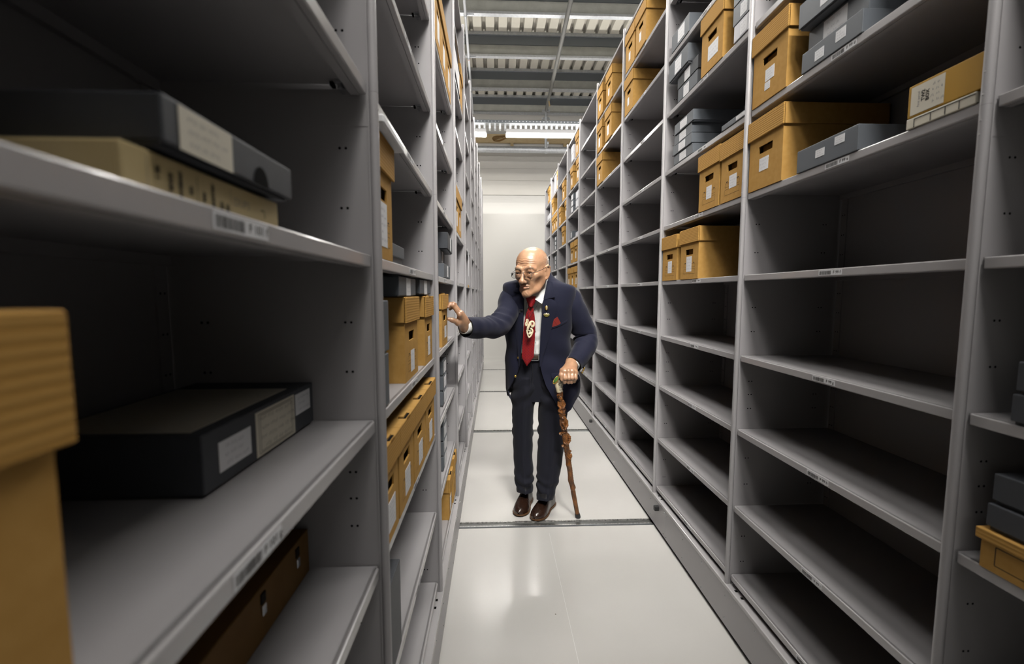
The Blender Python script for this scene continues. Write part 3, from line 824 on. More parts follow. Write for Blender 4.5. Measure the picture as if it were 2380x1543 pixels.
kraft('L', LF - .002, 2.215, 2.355, Z['j'], 'farther of two brown boxes on the bottom shelf at the left', h=.235, notch=True, tag=None)
# ---------------- left row, further bays
slate('L', LF, 2.50, 2.90, Z['b'], .15, 'white folder stack with a dark edge near the roof on the left', mt='white', d=.28, labels=(), lip=.004, name='folder_stack', cat='folders')
m = MB(); m.box(.0, .40, .0, .26, 0, .006, M['slate']); m.box(.0, .40, .0, .26, .146, .152, M['slate'])
place('cover', m.build('cover'), [o for o in COL.objects if o.get('label', '').startswith('white folder stack')][0], (0, -.003, .001))
kraft('L', LF, 2.945, 3.13, Z['b'], 'brown box behind the white folder stack near the roof', h=.235, prints=False, tag=None)
for i, (a, b) in enumerate(((2.52, 2.70), (2.72, 2.92))):
    kraft('L', LF, a, b, Z['e'], '%s of two brown boxes at head height past the touched box' % ('nearer', 'farther')[i], h=.24, prints=False, tag=(.05, .08, .5, .42), det=False)
t = thing('card_bundle', 'white papers standing on a shelf just under the man\'s sleeve', 'papers', (-.23, 2.62, Z['h']), PI / 2)
for i in range(4):
    m = MB(); m.box(0, .11 - .012 * i, 0, .002, 0, .085 - .02 * i, M['white']); place('sheet', m.build('sheet'), t, (.02 * i, .03 - .008 * i, .001), (0, 0, .1 * i))
t = thing('hanging_sheet', 'long white sheet hanging from a shelf edge in the left row', 'paper', (-.2120, 3.62, 1.44), PI / 2)
m = MB(); m.box(0, .09, -.001, 0, 0, .19, M['white']); place('sheet', m.build('sheet'), t)
m = MB(); m.box(.03, .05, -.003, .004, .18, .21, M['clip']); place('clip', m.build('clip'), t)
m = MB(); m.box(0, .12, -.0006, 0, 0, .022, M['yellow'])
o = place('yellow_tag', m.build('yellow_tag'), None, (-.2152, 3.62, LEV['f'] - .018), (0, 0, PI / 2)); setprops(o, 'yellow strip stuck on a shelf edge in the left row', 'tag')
# ------------------------------------------------------------------ the man
from mathutils import noise as mnoise
M['skin'] = mat('aged_skin', (.47, .275, .165), .31, spec=.7, var=(42, (.34, .175, .10), (1, 1, 1), .28), bump=(240, .16))
M['skin'].node_tree.nodes['Principled BSDF'].inputs['Subsurface Weight'].default_value = .08
M['skin'].node_tree.nodes['Principled BSDF'].inputs['Subsurface Radius'].default_value = (.006, .002, .001)
M['lips'] = mat('lip_skin', (.41, .20, .125), .42)
M['eye'] = mat('eyeball', (.55, .50, .45), .15)
M['iris'] = mat('dark_iris', (.03, .02, .015), .1)
M['hairw'] = mat('white_hair', (.70, .69, .66), .5, spec=.3)
M['brow'] = mat('grey_brow_hair', (.20, .16, .13), .6)
M['navy'] = mat('navy_wool', (.0068, .0078, .0215), .75, spec=.22, sheen=.08, bump=(700, .25))
M['lining'] = mat('black_lining', (.006, .006, .008), .6)
M['trouser'] = mat('charcoal_navy_wool', (.0095, .0100, .0165), .8, spec=.2, sheen=.06, bump=(700, .25))
M['shirt'] = mat('white_shirt_cotton', (.70, .69, .67), .7, spec=.25, bump=(600, .1))
M['belt'] = mat('brown_belt_leather', (.045, .026, .015), .4)
M['leather'] = mat('polished_brown_leather', (.024, .0105, .006), .24, spec=.6, coat=.5, coatr=.12, bump=(180, .06))
M['sole'] = mat('tan_welt', (.11, .05, .018), .5)
M['heel'] = mat('black_heel', (.01, .009, .008), .5)
M['bone'] = mat('carved_bone', (.68, .60, .42), .4, spec=.5, var=(60, (.60, .50, .32)), bump=(150, .15))
M['bone2'] = mat('pitted_antler', (.62, .58, .46), .5, var=(70, (.16, .13, .09), (1, 1, 1), .12), bump=(120, .4))
M['gold'] = mat('gold', (.85, .58, .16), .25, metal=1)
M['green'] = mat('greenstone', (.06, .15, .035), .12, spec=.6, coat=.5)
M['wood'] = mat('carved_red_brown_wood', (.26, .095, .020), .33, spec=.5, coat=.25, coatr=.2, var=(48, (.06, .022, .007), (1, 1, .5), .16))
M['wire'] = mat('dark_spectacle_metal', (.02, .02, .022), .3, metal=.7)
M['redcloth'] = mat('red_silk', (.24, .012, .006), .5, sheen=.2)

def tie_mat():
    m = mat('red_tie_silk', (.22, .008, .008), .48, spec=.35, bump=(900, .2))
    nt = m.node_tree; N = nt.nodes; L = nt.links
    tc = N.new('ShaderNodeTexCoord'); mp = N.new('ShaderNodeMapping'); mp.inputs['Scale'].default_value = (1, 0, 1); mp.inputs['Rotation'].default_value = (0, .785, 0)
    vo = N.new('ShaderNodeTexVoronoi'); vo.inputs['Scale'].default_value = 92; vo.inputs['Randomness'].default_value = .12
    L.new(tc.outputs['Object'], mp.inputs['Vector']); L.new(mp.outputs['Vector'], vo.inputs['Vector'])
    lt = N.new('ShaderNodeMath'); lt.operation = 'LESS_THAN'; lt.inputs[1].default_value = .19
    L.new(vo.outputs['Distance'], lt.inputs[0])
    mx = N.new('ShaderNodeMix'); mx.data_type = 'RGBA'; mx.inputs['A'].default_value = (.22, .008, .008, 1); mx.inputs['B'].default_value = (.045, .012, .05, 1)
    L.new(lt.outputs[0], mx.inputs['Factor']); L.new(mx.outputs['Result'], N['Principled BSDF'].inputs['Base Color'])
    return m
M['tie'] = tie_mat()
def lens_mat():
    m = bpy.data.materials.new('spectacle_lens'); m.use_nodes = True; N = m.node_tree.nodes; L = m.node_tree.links
    N.clear(); o = N.new('ShaderNodeOutputMaterial'); mx = N.new('ShaderNodeMixShader'); t = N.new('ShaderNodeBsdfTransparent'); g = N.new('ShaderNodeBsdfGlossy')
    t.inputs[0].default_value = (.93, .93, .92, 1); g.inputs['Roughness'].default_value = .04
    fr = N.new('ShaderNodeFresnel'); fr.inputs[0].default_value = 1.6
    L.new(fr.outputs[0], mx.inputs[0]); L.new(t.outputs[0], mx.inputs[1]); L.new(g.outputs[0], mx.inputs[2]); L.new(mx.outputs[0], o.inputs[0])
    return m
M['lens'] = lens_mat()

def V3(*a): return np.array(a, float)
# ---- signed-distance sculpting on a sparse grid ------------------------------------
class Sculpt:
    def __init__(s): s.p = []; s.disp = []
    def cap(s, a, b, ra, rb=None, k=.01, op='u', tag=0):
        a = np.array(a, float); b = np.array(b, float); rb = ra if rb is None else rb
        s.p.append(('c', a, b, ra, rb, k, op, tag, (a + b) / 2, np.linalg.norm(b - a) / 2 + max(ra, rb)))
    def chain(s, pts, rs, k=.01, op='u', tag=0):
        if not isinstance(rs, (list, tuple)): rs = [rs] * len(pts)
        for i in range(len(pts) - 1): s.cap(pts[i], pts[i + 1], rs[i], rs[i + 1], k, op, tag)
    def ell(s, c, r, R=np.eye(3), k=.01, op='u', tag=0):
        c = np.array(c, float); r = np.array(r, float)
        s.p.append(('e', c, r, R, None, k, op, tag, c, r.max()))
    @staticmethod
    def dist(q, P):
        if q[0] == 'c':
            a, b, ra, rb = q[1:5]; ab = b - a; L = (ab ** 2).sum() + 1e-12
            t = np.clip(((P - a) @ ab) / L, 0, 1)
            d = P - a - t[:, None] * ab
            return np.sqrt((d ** 2).sum(1)) - (ra + (rb - ra) * t)
        c, r, R = q[1:4]
        u = (P - c) @ R
        k0 = np.sqrt(((u / r) ** 2).sum(1)); k1 = np.sqrt(((u / r ** 2) ** 2).sum(1)) + 1e-9
        return np.where(k0 < 1e-6, -r.min(), k0 * (k0 - 1) / k1)
    def field(s, P, prims):
        D = np.full(len(P), 1e3)
        for q in prims:
            d = s.dist(q, P); k = q[5]
            if q[6] == 'u':
                h = np.clip(k - np.abs(D - d), 0, None) / k
                D = np.minimum(D, d) - h * h * k * .25
            else:
                h = np.clip(k - np.abs(D + d), 0, None) / k
                D = np.maximum(D, -d) + h * h * k * .25
        return D
    def mesh(s, h, lo, hi, n=12):
        lo = np.array(lo); nb = np.ceil((np.array(hi) - lo) / (h * n)).astype(int)
        hd = h * n * math.sqrt(3) / 2
        g = np.stack(np.meshgrid(*[np.arange(n + 1)] * 3, indexing='ij'), -1).reshape(-1, 3)
        C = np.stack(np.meshgrid(*[np.arange(b) for b in nb], indexing='ij'), -1).reshape(-1, 3)
        cen = lo + (C + .5) * h * n
        near = np.zeros((len(C), len(s.p)), bool)
        for i, q in enumerate(s.p):
            near[:, i] = np.sqrt(((cen - q[8]) ** 2).sum(1)) < q[9] + hd + q[5] + .02
        un = np.array([q[6] == 'u' for q in s.p])
        cand = np.where((near & un).any(1))[0]
        NX = (nb * n + 2)
        cid = []; cpos = []; equads = []
        for ci in cand:
            pr = []
            c = cen[ci][None]
            for i in np.where(near[ci])[0]:
                q = s.p[i]
                if s.dist(q, c)[0] < hd * (2.6 if q[0] == 'e' else 1.7) + q[5] + .012: pr.append(q)
            if not any(q[6] == 'u' for q in pr): continue
            I = g + C[ci] * n
            P = lo + I * h
            D = s.field(P, pr)
            for fn in s.disp: D = D + fn(P)
            if D.min() > 0 or D.max() < 0: continue
            D = D.reshape(n + 1, n + 1, n + 1); S = D < 0
            c8 = [S[a:n + a, b:n + b, e:n + e] for a in (0, 1) for b in (0, 1) for e in (0, 1)]
            cnt = sum(x.astype(np.int8) for x in c8)
            act = np.argwhere((cnt > 0) & (cnt < 8))
            if not len(act): continue
            acc = np.zeros((len(act), 3)); num = np.zeros(len(act))
            i, j, k = act.T
            for ax in range(3):
                for u in (0, 1):
                    for v in (0, 1):
                        o = [0, 0, 0]; o[(ax + 1) % 3] = u; o[(ax + 2) % 3] = v
                        e = list(o); e[ax] = 1
                        d0 = D[i + o[0], j + o[1], k + o[2]]; d1 = D[i + e[0], j + e[1], k + e[2]]
                        x = (d0 < 0) != (d1 < 0)
                        t = np.where(x, d0 / np.where(d0 == d1, 1, d0 - d1), 0)
                        p = np.stack([np.full(len(act), float(w)) for w in o], 1); p[:, ax] = t
                        acc += p * x[:, None]; num += x
            cpos.append(lo + (act + C[ci] * n + acc / num[:, None]) * h)
            gi = act + C[ci] * n
            cid.append((gi[:, 0] * NX[1] + gi[:, 1]) * NX[2] + gi[:, 2])
            for ax in range(3):
                sl0 = [slice(0, n)] * 3; sl1 = [slice(0, n)] * 3; sl1[ax] = slice(1, n + 1)
                A = S[tuple(sl0)]; B = S[tuple(sl1)]
                w = np.argwhere(A != B)
                if len(w):
                    fl = A[tuple(w.T)]
                    equads.append((w + C[ci] * n, np.full(len(w), ax), fl))
        cid = np.concatenate(cid); cpos = np.concatenate(cpos)
        od = np.argsort(cid); cid = cid[od]; cpos = cpos[od]
        Q = []
        for w, ax, fl in equads:
            a = ax[0]; e1 = np.zeros(3, int); e2 = np.zeros(3, int); e1[(a + 1) % 3] = 1; e2[(a + 2) % 3] = 1
            ids = [((x[:, 0] * NX[1] + x[:, 1]) * NX[2] + x[:, 2]) for x in (w, w - e1, w - e1 - e2, w - e2)]
            fi = [np.searchsorted(cid, q) for q in ids]
            ok = np.ones(len(w), bool)
            for f_, q in zip(fi, ids): ok &= (f_ < len(cid)) & (cid[np.minimum(f_, len(cid) - 1)] == q)
            F = np.stack(fi, 1)
            F[~fl] = F[~fl][:, ::-1]
            Q.append(F[ok])
        return cpos, np.concatenate(Q)

def rotm(yaw, pitch, roll):
    cy, sy = math.cos(yaw), math.sin(yaw); cp, sp = math.cos(pitch), math.sin(pitch); cr, sr = math.cos(roll), math.sin(roll)
    Rz = np.array([[cy, -sy, 0], [sy, cy, 0], [0, 0, 1]]); Rx = np.array([[1, 0, 0], [0, cp, -sp], [0, sp, cp]]); Ry = np.array([[cr, 0, sr], [0, 1, 0], [-sr, 0, cr]])
    return Rz @ Rx @ Ry

HO = onY(1235.5, 632, 2.37)                  # centre of the head
HR = rotm(-math.radians(31), math.radians(5), math.radians(-1))   # face turned to his right and down
def hw(x, y, z): return HO + HR @ np.array([x, y, z])
SC = Sculpt()
hs = 1.035
def hp(p): return hw(*(np.array(p) * hs))
def H_ell(c, r, k=.012, op='u', yr=0.0):
    Rl = rotm(yr, 0, 0); SC.ell(hp(c), np.array(r) * hs, HR @ Rl, k * hs, op, 1)
def H_ch(pts, r, k=.006, op='u'):
    rr = [q * hs for q in r] if isinstance(r, (list, tuple)) else r * hs
    SC.chain([hp(p) for p in pts], rr, k, op, 1)
H_ell((0, .022, .046), (.0765, .098, .080))
H_ell((0, -.018, .040), (.067, .068, .072), .02)
H_ell((0, -.032, -.028), (.056, .053, .072), .03)
H_ell((0, -.026, -.070), (.0375, .050, .043), .025)
H_ell((0, .004, -.022), (.0715, .058, .066), .03)
H_ell((0, -.0735, -.104), (.0165, .0150, .016), .022)
for s in (-1, 1):
    H_ch([(s * .050, .008, -.050), (s * .039, -.032, -.084), (s * .013, -.068, -.107)], [.015, .0135, .0105], .025)
    H_ell((s * .045, -.050, -.020), (.020, .023, .018), .025)
    H_ch([(s * .050, -.066, .016), (s * .034, -.084, .023), (s * .012, -.090, .017)], [.007, .0080, .007], .018)
H_ell((0, -.066, -.062), (.028, .026, .027), .02)
for s in (-1, 1):
    H_ell((s * .0325, -.1015, -.001), (.0185, .0165, .0135), .012, 's')
    H_ell((s * .092, -.040, .018), (.019, .03, .026), .02, 's')
    H_ell((s * .080, -.050, -.062), (.019, .028, .026), .03, 's')
    H_ell((s * .0325, -.0735, -.003), (.0128, .0128, .0128), .003)
    H_ch([(s * .0475, -.0775, -.003), (s * .041, -.0848, .0025), (s * .032, -.0870, .0045), (s * .023, -.0845, .0015), (s * .0185, -.081, -.004)], .0033, .004)
    H_ch([(s * .048, -.0775, .000), (s * .040, -.0860, .0085), (s * .030, -.0885, .0100), (s * .020, -.0855, .006)], .0042, .006)
    H_ch([(s * .0475, -.0775, -.004), (s * .040, -.0845, -.0098), (s * .031, -.0862, -.0115), (s * .022, -.0838, -.0090), (s * .0185, -.081, -.005)], .0028, .004)
    H_ch([(s * .046, -.0755, -.014), (s * .034, -.083, -.0205), (s * .021, -.0835, -.0170)], .0030, .009)
H_ch([(0, -.0875, .010), (0, -.0985, -.012), (0, -.1125, -.038)], [.0075, .0088, .0112], .012)
H_ell((0, -.1145, -.0425), (.0135, .0118, .0110), .008)
for s in (-1, 1):
    H_ell((s * .0145, -.1010, -.0450), (.0088, .0115, .0086), .006)
    H_ell((s * .0072, -.1090, -.0540), (.0040, .006, .0035), .003, 's')
H_ch([(-.023, -.0860, -.066), (-.012, -.0925, -.0640), (0, -.0945, -.0648), (.012, -.0925, -.0640), (.023, -.0860, -.066)], .0028, .008)
H_ch([(-.019, -.0845, -.0735), (0, -.0905, -.0750), (.019, -.0845, -.0735)], .0034, .010)
H_ch([(-.0240, -.0880, -.0700), (-.012, -.0945, -.0692), (0, -.0965, -.0692), (.012, -.0945, -.0692), (.0240, -.0880, -.0700)], [.0016, .0028, .0034, .0028, .0016], .003, 's')
H_ch([(-.018, -.0890, -.0855), (0, -.0935, -.0870), (.018, -.0890, -.0855)], .0026, .007, 's')
for s in (-1, 1):
    H_ch([(s * .0185, -.1030, -.0395), (s * .0275, -.0945, -.0520), (s * .0325, -.0845, -.0700), (s * .0335, -.0775, -.0900)], [.0022, .0028, .0028, .0018], .005, 's')
    H_ch([(s * .0265, -.0915, -.0690), (s * .0290, -.0840, -.0860), (s * .0250, -.0830, -.1020)], [.0015, .0018, .0012], .005, 's')
    for dz in (-.004, .004, .010): H_ch([(s * .052, -.0735, -.002 + dz * .3), (s * .062, -.058, dz - .001)], .0008, .003, 's')
    # ear
    Re = rotm(s * -.30, .12, 0)
    SC.ell(hp((s * .0765, .018, -.006)), np.array((.0095, .019, .033)) * hs, HR @ Re, .006, 'u', 1)
    SC.ell(hp((s * .0880, .014, -.006)), np.array((.0058, .0100, .019)) * hs, HR @ Re, .004, 's', 1)
    H_ch([(s * .078, .001, .004), (s * .081, .005, .021), (s * .0845, .020, .029), (s * .0870, .034, .020), (s * .0860, .036, .000), (s * .0820, .028, -.020), (s * .0780, .014, -.036)], [.0030, .0038, .0042, .0042, .0040, .0040, .0055], .006)
    H_ch([(s * .080, .020, .014), (s * .0825, .026, .000), (s * .080, .020, -.016)], .0030, .004)
    H_ell((s * .0755, .011, -.036), (.005, .0070, .0080), .006)
# forehead creases, crow's feet, slack skin: fine relief in head coordinates
HRi = HR.T
def crease(P):
    L = ((P - HO) @ HR) / hs
    x, y, z = L.T
    m = np.exp(-((z - .050) / .017) ** 2) * np.exp(-(x / .052) ** 4) * (y < -.02)
    w = np.sin((z + .10 * np.abs(x) ** 1.6 + .0014 * np.sin(x * 150)) * 2 * PI / .0082)
    d = m * w * .0011
    m2 = np.exp(-((z - .026) / .008) ** 2) * np.exp(-(x / .014) ** 2) * (y < -.05)
    d += m2 * np.sin(x * 2 * PI / .009) * .0007
    m3 = np.exp(-((z + .105) / .012) ** 2) * np.exp(-(x / .03) ** 2) * (y < -.04)
    d += m3 * .0006 * np.sin(x * 420 + z * 300) 
    m4 = np.exp(-((z + .050) / .03) ** 2) * (np.abs(x) > .035) * (y < .0) * (np.linalg.norm(P - HO, axis=1) < .2)
    d += m4 * .00015 * np.sin((np.abs(x) * .6 + y * .9) * 2 * PI / .009)
    return np.where(np.linalg.norm(P - HO, axis=1) < .16, d, 0)
SC.disp.append(crease)
# neck and hidden core
NB = V3(.232, 2.490, 1.300)
SC.cap(hp((0, .030, -.060)), NB, .056, .060, .02)
for s in (-1, 1): SC.cap(hp((s * .018, -.038, -.098)), NB + V3(s * .022, -.035, .03), .010, .009, .015)
SC.chain([NB, V3(.25, 2.52, 1.20), V3(.255, 2.58, 1.0), V3(.26, 2.60, .86)], [.065, .085, .085, .09], .03)
RS, RE, RW = V3(.115, 2.490, 1.278), V3(.022, 2.325, 1.137), V3(-.140, 2.112, 1.142)
LS, LE, LW = V3(.420, 2.515, 1.285), V3(.548, 2.565, 1.040), V3(.425, 2.400, .925)
SC.chain([NB + V3(0, .02, -.04), RS, V3(.080, 2.420, 1.203), RE, RW], [.05, .038, .036, .032, .026], .02)
SC.chain([NB + V3(0, .02, -.04), LS, LE, LW], [.05, .040, .034, .027], .02)
# ---- right hand: fingertips on the lid edge, thumb on the front of the box
k = .006
mcp = [V3(-.1600, 2.036, 1.204), V3(-.1575, 2.057, 1.209), V3(-.1545, 2.078, 1.206), V3(-.1520, 2.097, 1.197)]
for q, r in zip(mcp, (.0125, .0125, .012, .011)): SC.cap(RW + V3(.002, -.004, .006), q, .0185, r, .016)
SC.cap(RW, V3(-.148, 2.082, 1.172), .020, .021, .02)
pip = [V3(-.1895, 2.030, 1.2455), V3(-.1895, 2.056, 1.2520), V3(-.1865, 2.079, 1.2480), V3(-.1835, 2.101, 1.2340)]
dip = [V3(-.2035, 2.026, 1.2480), V3(-.2035, 2.054, 1.2525), V3(-.2030, 2.078, 1.2485), V3(-.2010, 2.100, 1.2345)]
tip = [V3(-.2096, 2.020, 1.2390), V3(-.2098, 2.051, 1.2430), V3(-.2096, 2.076, 1.2390), V3(-.2094, 2.098, 1.2260)]
for a, b, c, d in zip(mcp, pip, dip, tip):
    SC.chain([a, b, c, d], [.0102, .0088, .0074, .0060], .005)
    SC.cap(b, b + V3(.001, 0, .0015), .0094, .0094, .004)
SC.chain([V3(-.148, 2.090, 1.155), V3(-.168, 2.058, 1.165), V3(-.192, 2.040, 1.178), V3(-.2105, 2.030, 1.184)], [.0165, .0138, .0102, .0078], .010)
SC.cap(V3(-.168, 2.058, 1.168), V3(-.160, 2.055, 1.195), .008, .008, .014)
for q in mcp: SC.cap(RW + V3(.008, -.004, .020), q + V3(.006, 0, .008), .0026, .0032, .008)
# ---- left hand: closed over the cane handle, knuckles to the front
mc = [V3(.3660, 2.302, .8880), V3(.3875, 2.296, .8910), V3(.4085, 2.300, .8890), V3(.4280, 2.310, .8830)]
for q, r in zip(mc, (.0135, .0135, .0128, .0118)): SC.cap(LW, q, .024, r, .018)
SC.cap(LW, V3(.398, 2.335, .895), .027, .022, .02)
for i, q in enumerate(mc):
    e = (0, .002, 0, -.004)[i]; dx = (.001, .0, -.002, -.004)[i]
    p1 = q + V3(dx, -.020, -.030 - e); p2 = p1 + V3(dx, .012, -.024 + (.004 if i == 3 else 0)); p3 = p2 + V3(0, .022, -.002)
    SC.chain([q, p1, p2, p3], [.0122, .0102, .0090, .0076], .005)
    SC.cap(q + V3(0, -.003, .003), q + V3(0, -.003, .004), .0118, .0118, .005)
    SC.cap(p1, p1 + V3(0, -.001, 0), .0110, .0110, .004)
    SC.cap(LW + V3(-.006, -.03, .015), q + V3(0, .01, .009), .0026, .0032, .008)
SC.chain([LW + V3(-.018, -.03, -.008), V3(.360, 2.325, .890), V3(.350, 2.300, .872), V3(.352, 2.290, .848)], [.019, .0135, .0110, .0088], .010)
bp_, bf_ = SC.mesh(.0017, (-.26, 1.98, .78), (.64, 2.74, 1.60))
print('body', len(bp_), len(bf_))

def body_mesh():
    me = bpy.data.meshes.new('body')
    me.from_pydata(bp_.tolist(), [], bf_.tolist())
    for k in ('skin', 'lips', 'eye', 'iris'): me.materials.append(M[k])
    c = bp_[bf_].mean(1); L = ((c - HO) @ HR) / hs
    mi = np.zeros(len(c), int)
    lip = (np.abs(L[:, 0]) < .020) & (L[:, 2] < -.0632 - .06 * np.abs(L[:, 0])) & (L[:, 2] > -.0775 + .25 * np.abs(L[:, 0])) & (L[:, 1] < -.080)
    mi[lip] = 1
    for s_ in (-1, 1):
        ec = np.array([s_ * .0325, -.0735, -.003]); d = L - ec; r = np.linalg.norm(d, axis=1)
        on = (np.abs(r - .0128) < .0011) & (d[:, 1] < -.006) & (np.abs(d[:, 0]) < .0125) & (np.abs(d[:, 2]) < .0062)
        mi[on] = 2
        g = np.array([-.22, -.97, -.08]); g /= np.linalg.norm(g)
        mi[on & ((d / r[:, None]) @ g > .915)] = 3
    me.polygons.foreach_set('material_index', mi.tolist())
    me.polygons.foreach_set('use_smooth', [True] * len(me.polygons))
    me.update()
    return me
PR = V3(.24, 2.55, 0)
person = thing('person', 'elderly man in a navy blazer and red tie leaning on a carved stick', 'person', tuple(PR))
def pplace(name, me, parent=None):
    o = place(name, me, parent or person)
    if parent is None or parent is person: o.location = tuple(-PR)
    return o
pplace('body', body_mesh())

def fbm(p, f, seed=0):
    return mnoise.noise(Vector((p[0] * f + seed, p[1] * f - seed, p[2] * f)))
def grid_mesh(mb, G, mt, closed=True, smooth=True, capa=False, capb=False):
    """G: rings x points array -> quads"""
    n, k, _ = G.shape
    F = []
    for i in range(n - 1):
        for j in range(k if closed else k - 1):
            a = i * k + j; b = i * k + (j + 1) % k
            F.append((a, b, b + k, a + k))
    if capa: F.append(tuple(range(k))[::-1])
    if capb: F.append(tuple(range((n - 1) * k, n * k)))
    mb.add(G.reshape(-1, 3).tolist(), F, mt, smooth)

def interp(tab, z, i):
    return float(np.interp(z, [t[0] for t in tab], [t[i] for t in tab]))
# torso sections: height, centre x, centre y, half width, half depth
TOR = [(.58, .282, 2.610, .214, .150), (.66, .284, 2.605, .222, .148), (.74, .284, 2.600, .222, .142), (.84, .262, 2.592, .199, .136), (.95, .256, 2.580, .190, .132),
       (1.05, .253, 2.560, .190, .132), (1.15, .251, 2.535, .197, .133), (1.23, .250, 2.512, .203, .131), (1.29, .252, 2.500, .206, .123), (1.325, .252, 2.492, .2065, .114), (1.342, .251, 2.489, .203, .106), (1.352, .251, 2.487, .190, .102),
       (1.362, .250, 2.485, .155, .096), (1.372, .250, 2.484, .120, .089), (1.388, .249, 2.482, .092, .080), (1.405, .248, 2.482, .074, .072), (1.425, .247, 2.482, .068, .068)]
NEXP = 2.35
def tor_pt(z, t, inset=0.0):
    cx, cy, a, b = (interp(TOR, z, i) for i in (1, 2, 3, 4)); a -= inset; b -= inset
    c, s = math.cos(t), math.sin(t)
    return V3(cx + a * math.copysign(abs(c) ** (2 / NEXP), c), cy + b * math.copysign(abs(s) ** (2 / NEXP), s), z)
def front(x, z, out=0.0):
    """point on the front of the torso at x, z, pushed outwards"""
    cx, cy, a, b = (interp(TOR, z, i) for i in (1, 2, 3, 4))
    q = min(abs((x - cx) / a), .97)
    return V3(x, cy - b * (1 - q ** NEXP) ** (1 / NEXP) - out, z)
def fpx(px, py, out=0.0):
    """where the sight line of a picture point meets the front of the torso"""
    Y = 2.42
    for _ in range(12):
        p = onY(px, py, Y); Y = front(p[0], p[2], out)[1]
    return front(p[0], p[2], out)
def t_of_x(x, z):
    cx, cy, a, b = (interp(TOR, z, i) for i in (1, 2, 3, 4))
    q = max(-.999, min(.999, (x - cx) / a))
    c = math.copysign(abs(q) ** (NEXP / 2), q)
    return -math.acos(c)                       # front half: -pi (left) .. 0 (right)
# ---- shirt
m = MB(); zs = np.concatenate([np.linspace(.93, 1.36, 60), np.linspace(1.365, 1.40, 8)]); T = np.linspace(-PI, PI, 73)[:-1]
G = np.array([[tor_pt(z, t, .016) for t in T] for z in zs])
for i in range(len(zs)):
    for j in range(len(T)):
        p = G[i, j]
        G[i, j, 2] += (.25 - p[0]) * .05 * min(1, max(0, (zs[i] - 1.15) / .2)) - .006 * (zs[i] > 1.3)
        if p[1] < 2.5: G[i, j, 1] += .0035 * fbm(p, 14, 3) + .002 * math.sin(p[2] * 90 + 7 * fbm(p, 8))* (1 if zs[i] < 1.1 else .3)
grid_mesh(m, G, M['shirt'])
shirt = pplace('shirt', m.build('shirt'))
def sheet(mb, P, mt, th=.0035, n=None):
    """thickened polygon from outer points P (front faces the viewer), slightly rounded"""
    P = [np.array(p) for p in P]; d = V3(0, th, 0)
    k = len(P)
    mb.add([tuple(p) for p in P] + [tuple(p + d) for p in P], [tuple(range(k)), tuple(range(k, 2 * k))[::-1]] + [(i, i + k, (i + 1) % k + k, (i + 1) % k) for i in range(k)], mt)
def patch(mb, rows, mt, th=.003, smooth=True):
    """rows of points -> thick sheet"""
    G = np.array(rows); n, k, _ = G.shape
    grid_mesh(mb, G, mt, closed=False, smooth=smooth)
    B = G + V3(0, th, 0); grid_mesh(mb, B[:, ::-1], mt, closed=False, smooth=smooth)
    bd = [(i, 0) for i in range(n)] + [(n - 1, j) for j in range(1, k)] + [(i, k - 1) for i in range(n - 2, -1, -1)] + [(0, j) for j in range(k - 2, 0, -1)]
    V = [tuple(G[a]) for a in bd] + [tuple(B[a]) for a in bd]; L = len(bd)
    mb.add(V, [(i, (i + 1) % L, (i + 1) % L + L, i + L) for i in range(L)], mt)
def lerp(a, b, t): return np.array(a) * (1 - t) + np.array(b) * t
# collar: a band round the neck and two wings folded over it
m = MB()
cc = [(t, V3(.236 + .062 * math.cos(t), 2.462 + .066 * math.sin(t), 0)) for t in np.linspace(-PI / 2 + .30, 3 * PI / 2 - .30, 40)]
rows = []
for t, p in cc:
    fr = (1 + math.sin(t)) / 2                 # 0 front .. 1 back
    z0 = 1.285 + .085 * fr; hgt = .045 + .015 * fr
    o = V3(math.cos(t), math.sin(t), 0)
    rows.append([p + o * .004 + V3(0, 0, z0), p + o * .001 + V3(0, 0, z0 + hgt)])
grid_mesh(m, np.array(rows), M['shirt'], closed=False)
nk = lambda px, py, Y: onY(px, py, Y)
wingR = [[nk(1271, 644, 2.425), nk(1263, 662, 2.395), nk(1252, 675, 2.365), nk(1234, 690.5, 2.345)],
         [nk(1271.5, 662, 2.420), nk(1266, 676, 2.388), nk(1257, 689, 2.360), nk(1247, 697.5, 2.345)],
         [nk(1269, 678, 2.410), nk(1266, 689, 2.384), nk(1262, 700, 2.360), nk(1259, 706, 2.350)]]
patch(m, wingR, M['shirt'], .003)
wingL = [[nk(1213, 668, 2.405), nk(1216, 678, 2.375), nk(1221, 686, 2.350)], [nk(1212, 680, 2.400), nk(1214, 688, 2.370), nk(1218.5, 695, 2.352)]]
patch(m, wingL, M['shirt'], .003)
place('collar', m.build('shirt_collar'), shirt)
m = MB()
for py in (716, 742, 768, 794, 816):
    p = fpx(1245.5, py, -.012); m.tube([p, p + V3(0, -.001, 0)], .0028, M['shirt'], 10)
place('shirt_button', m.build('shirt_button'), shirt)
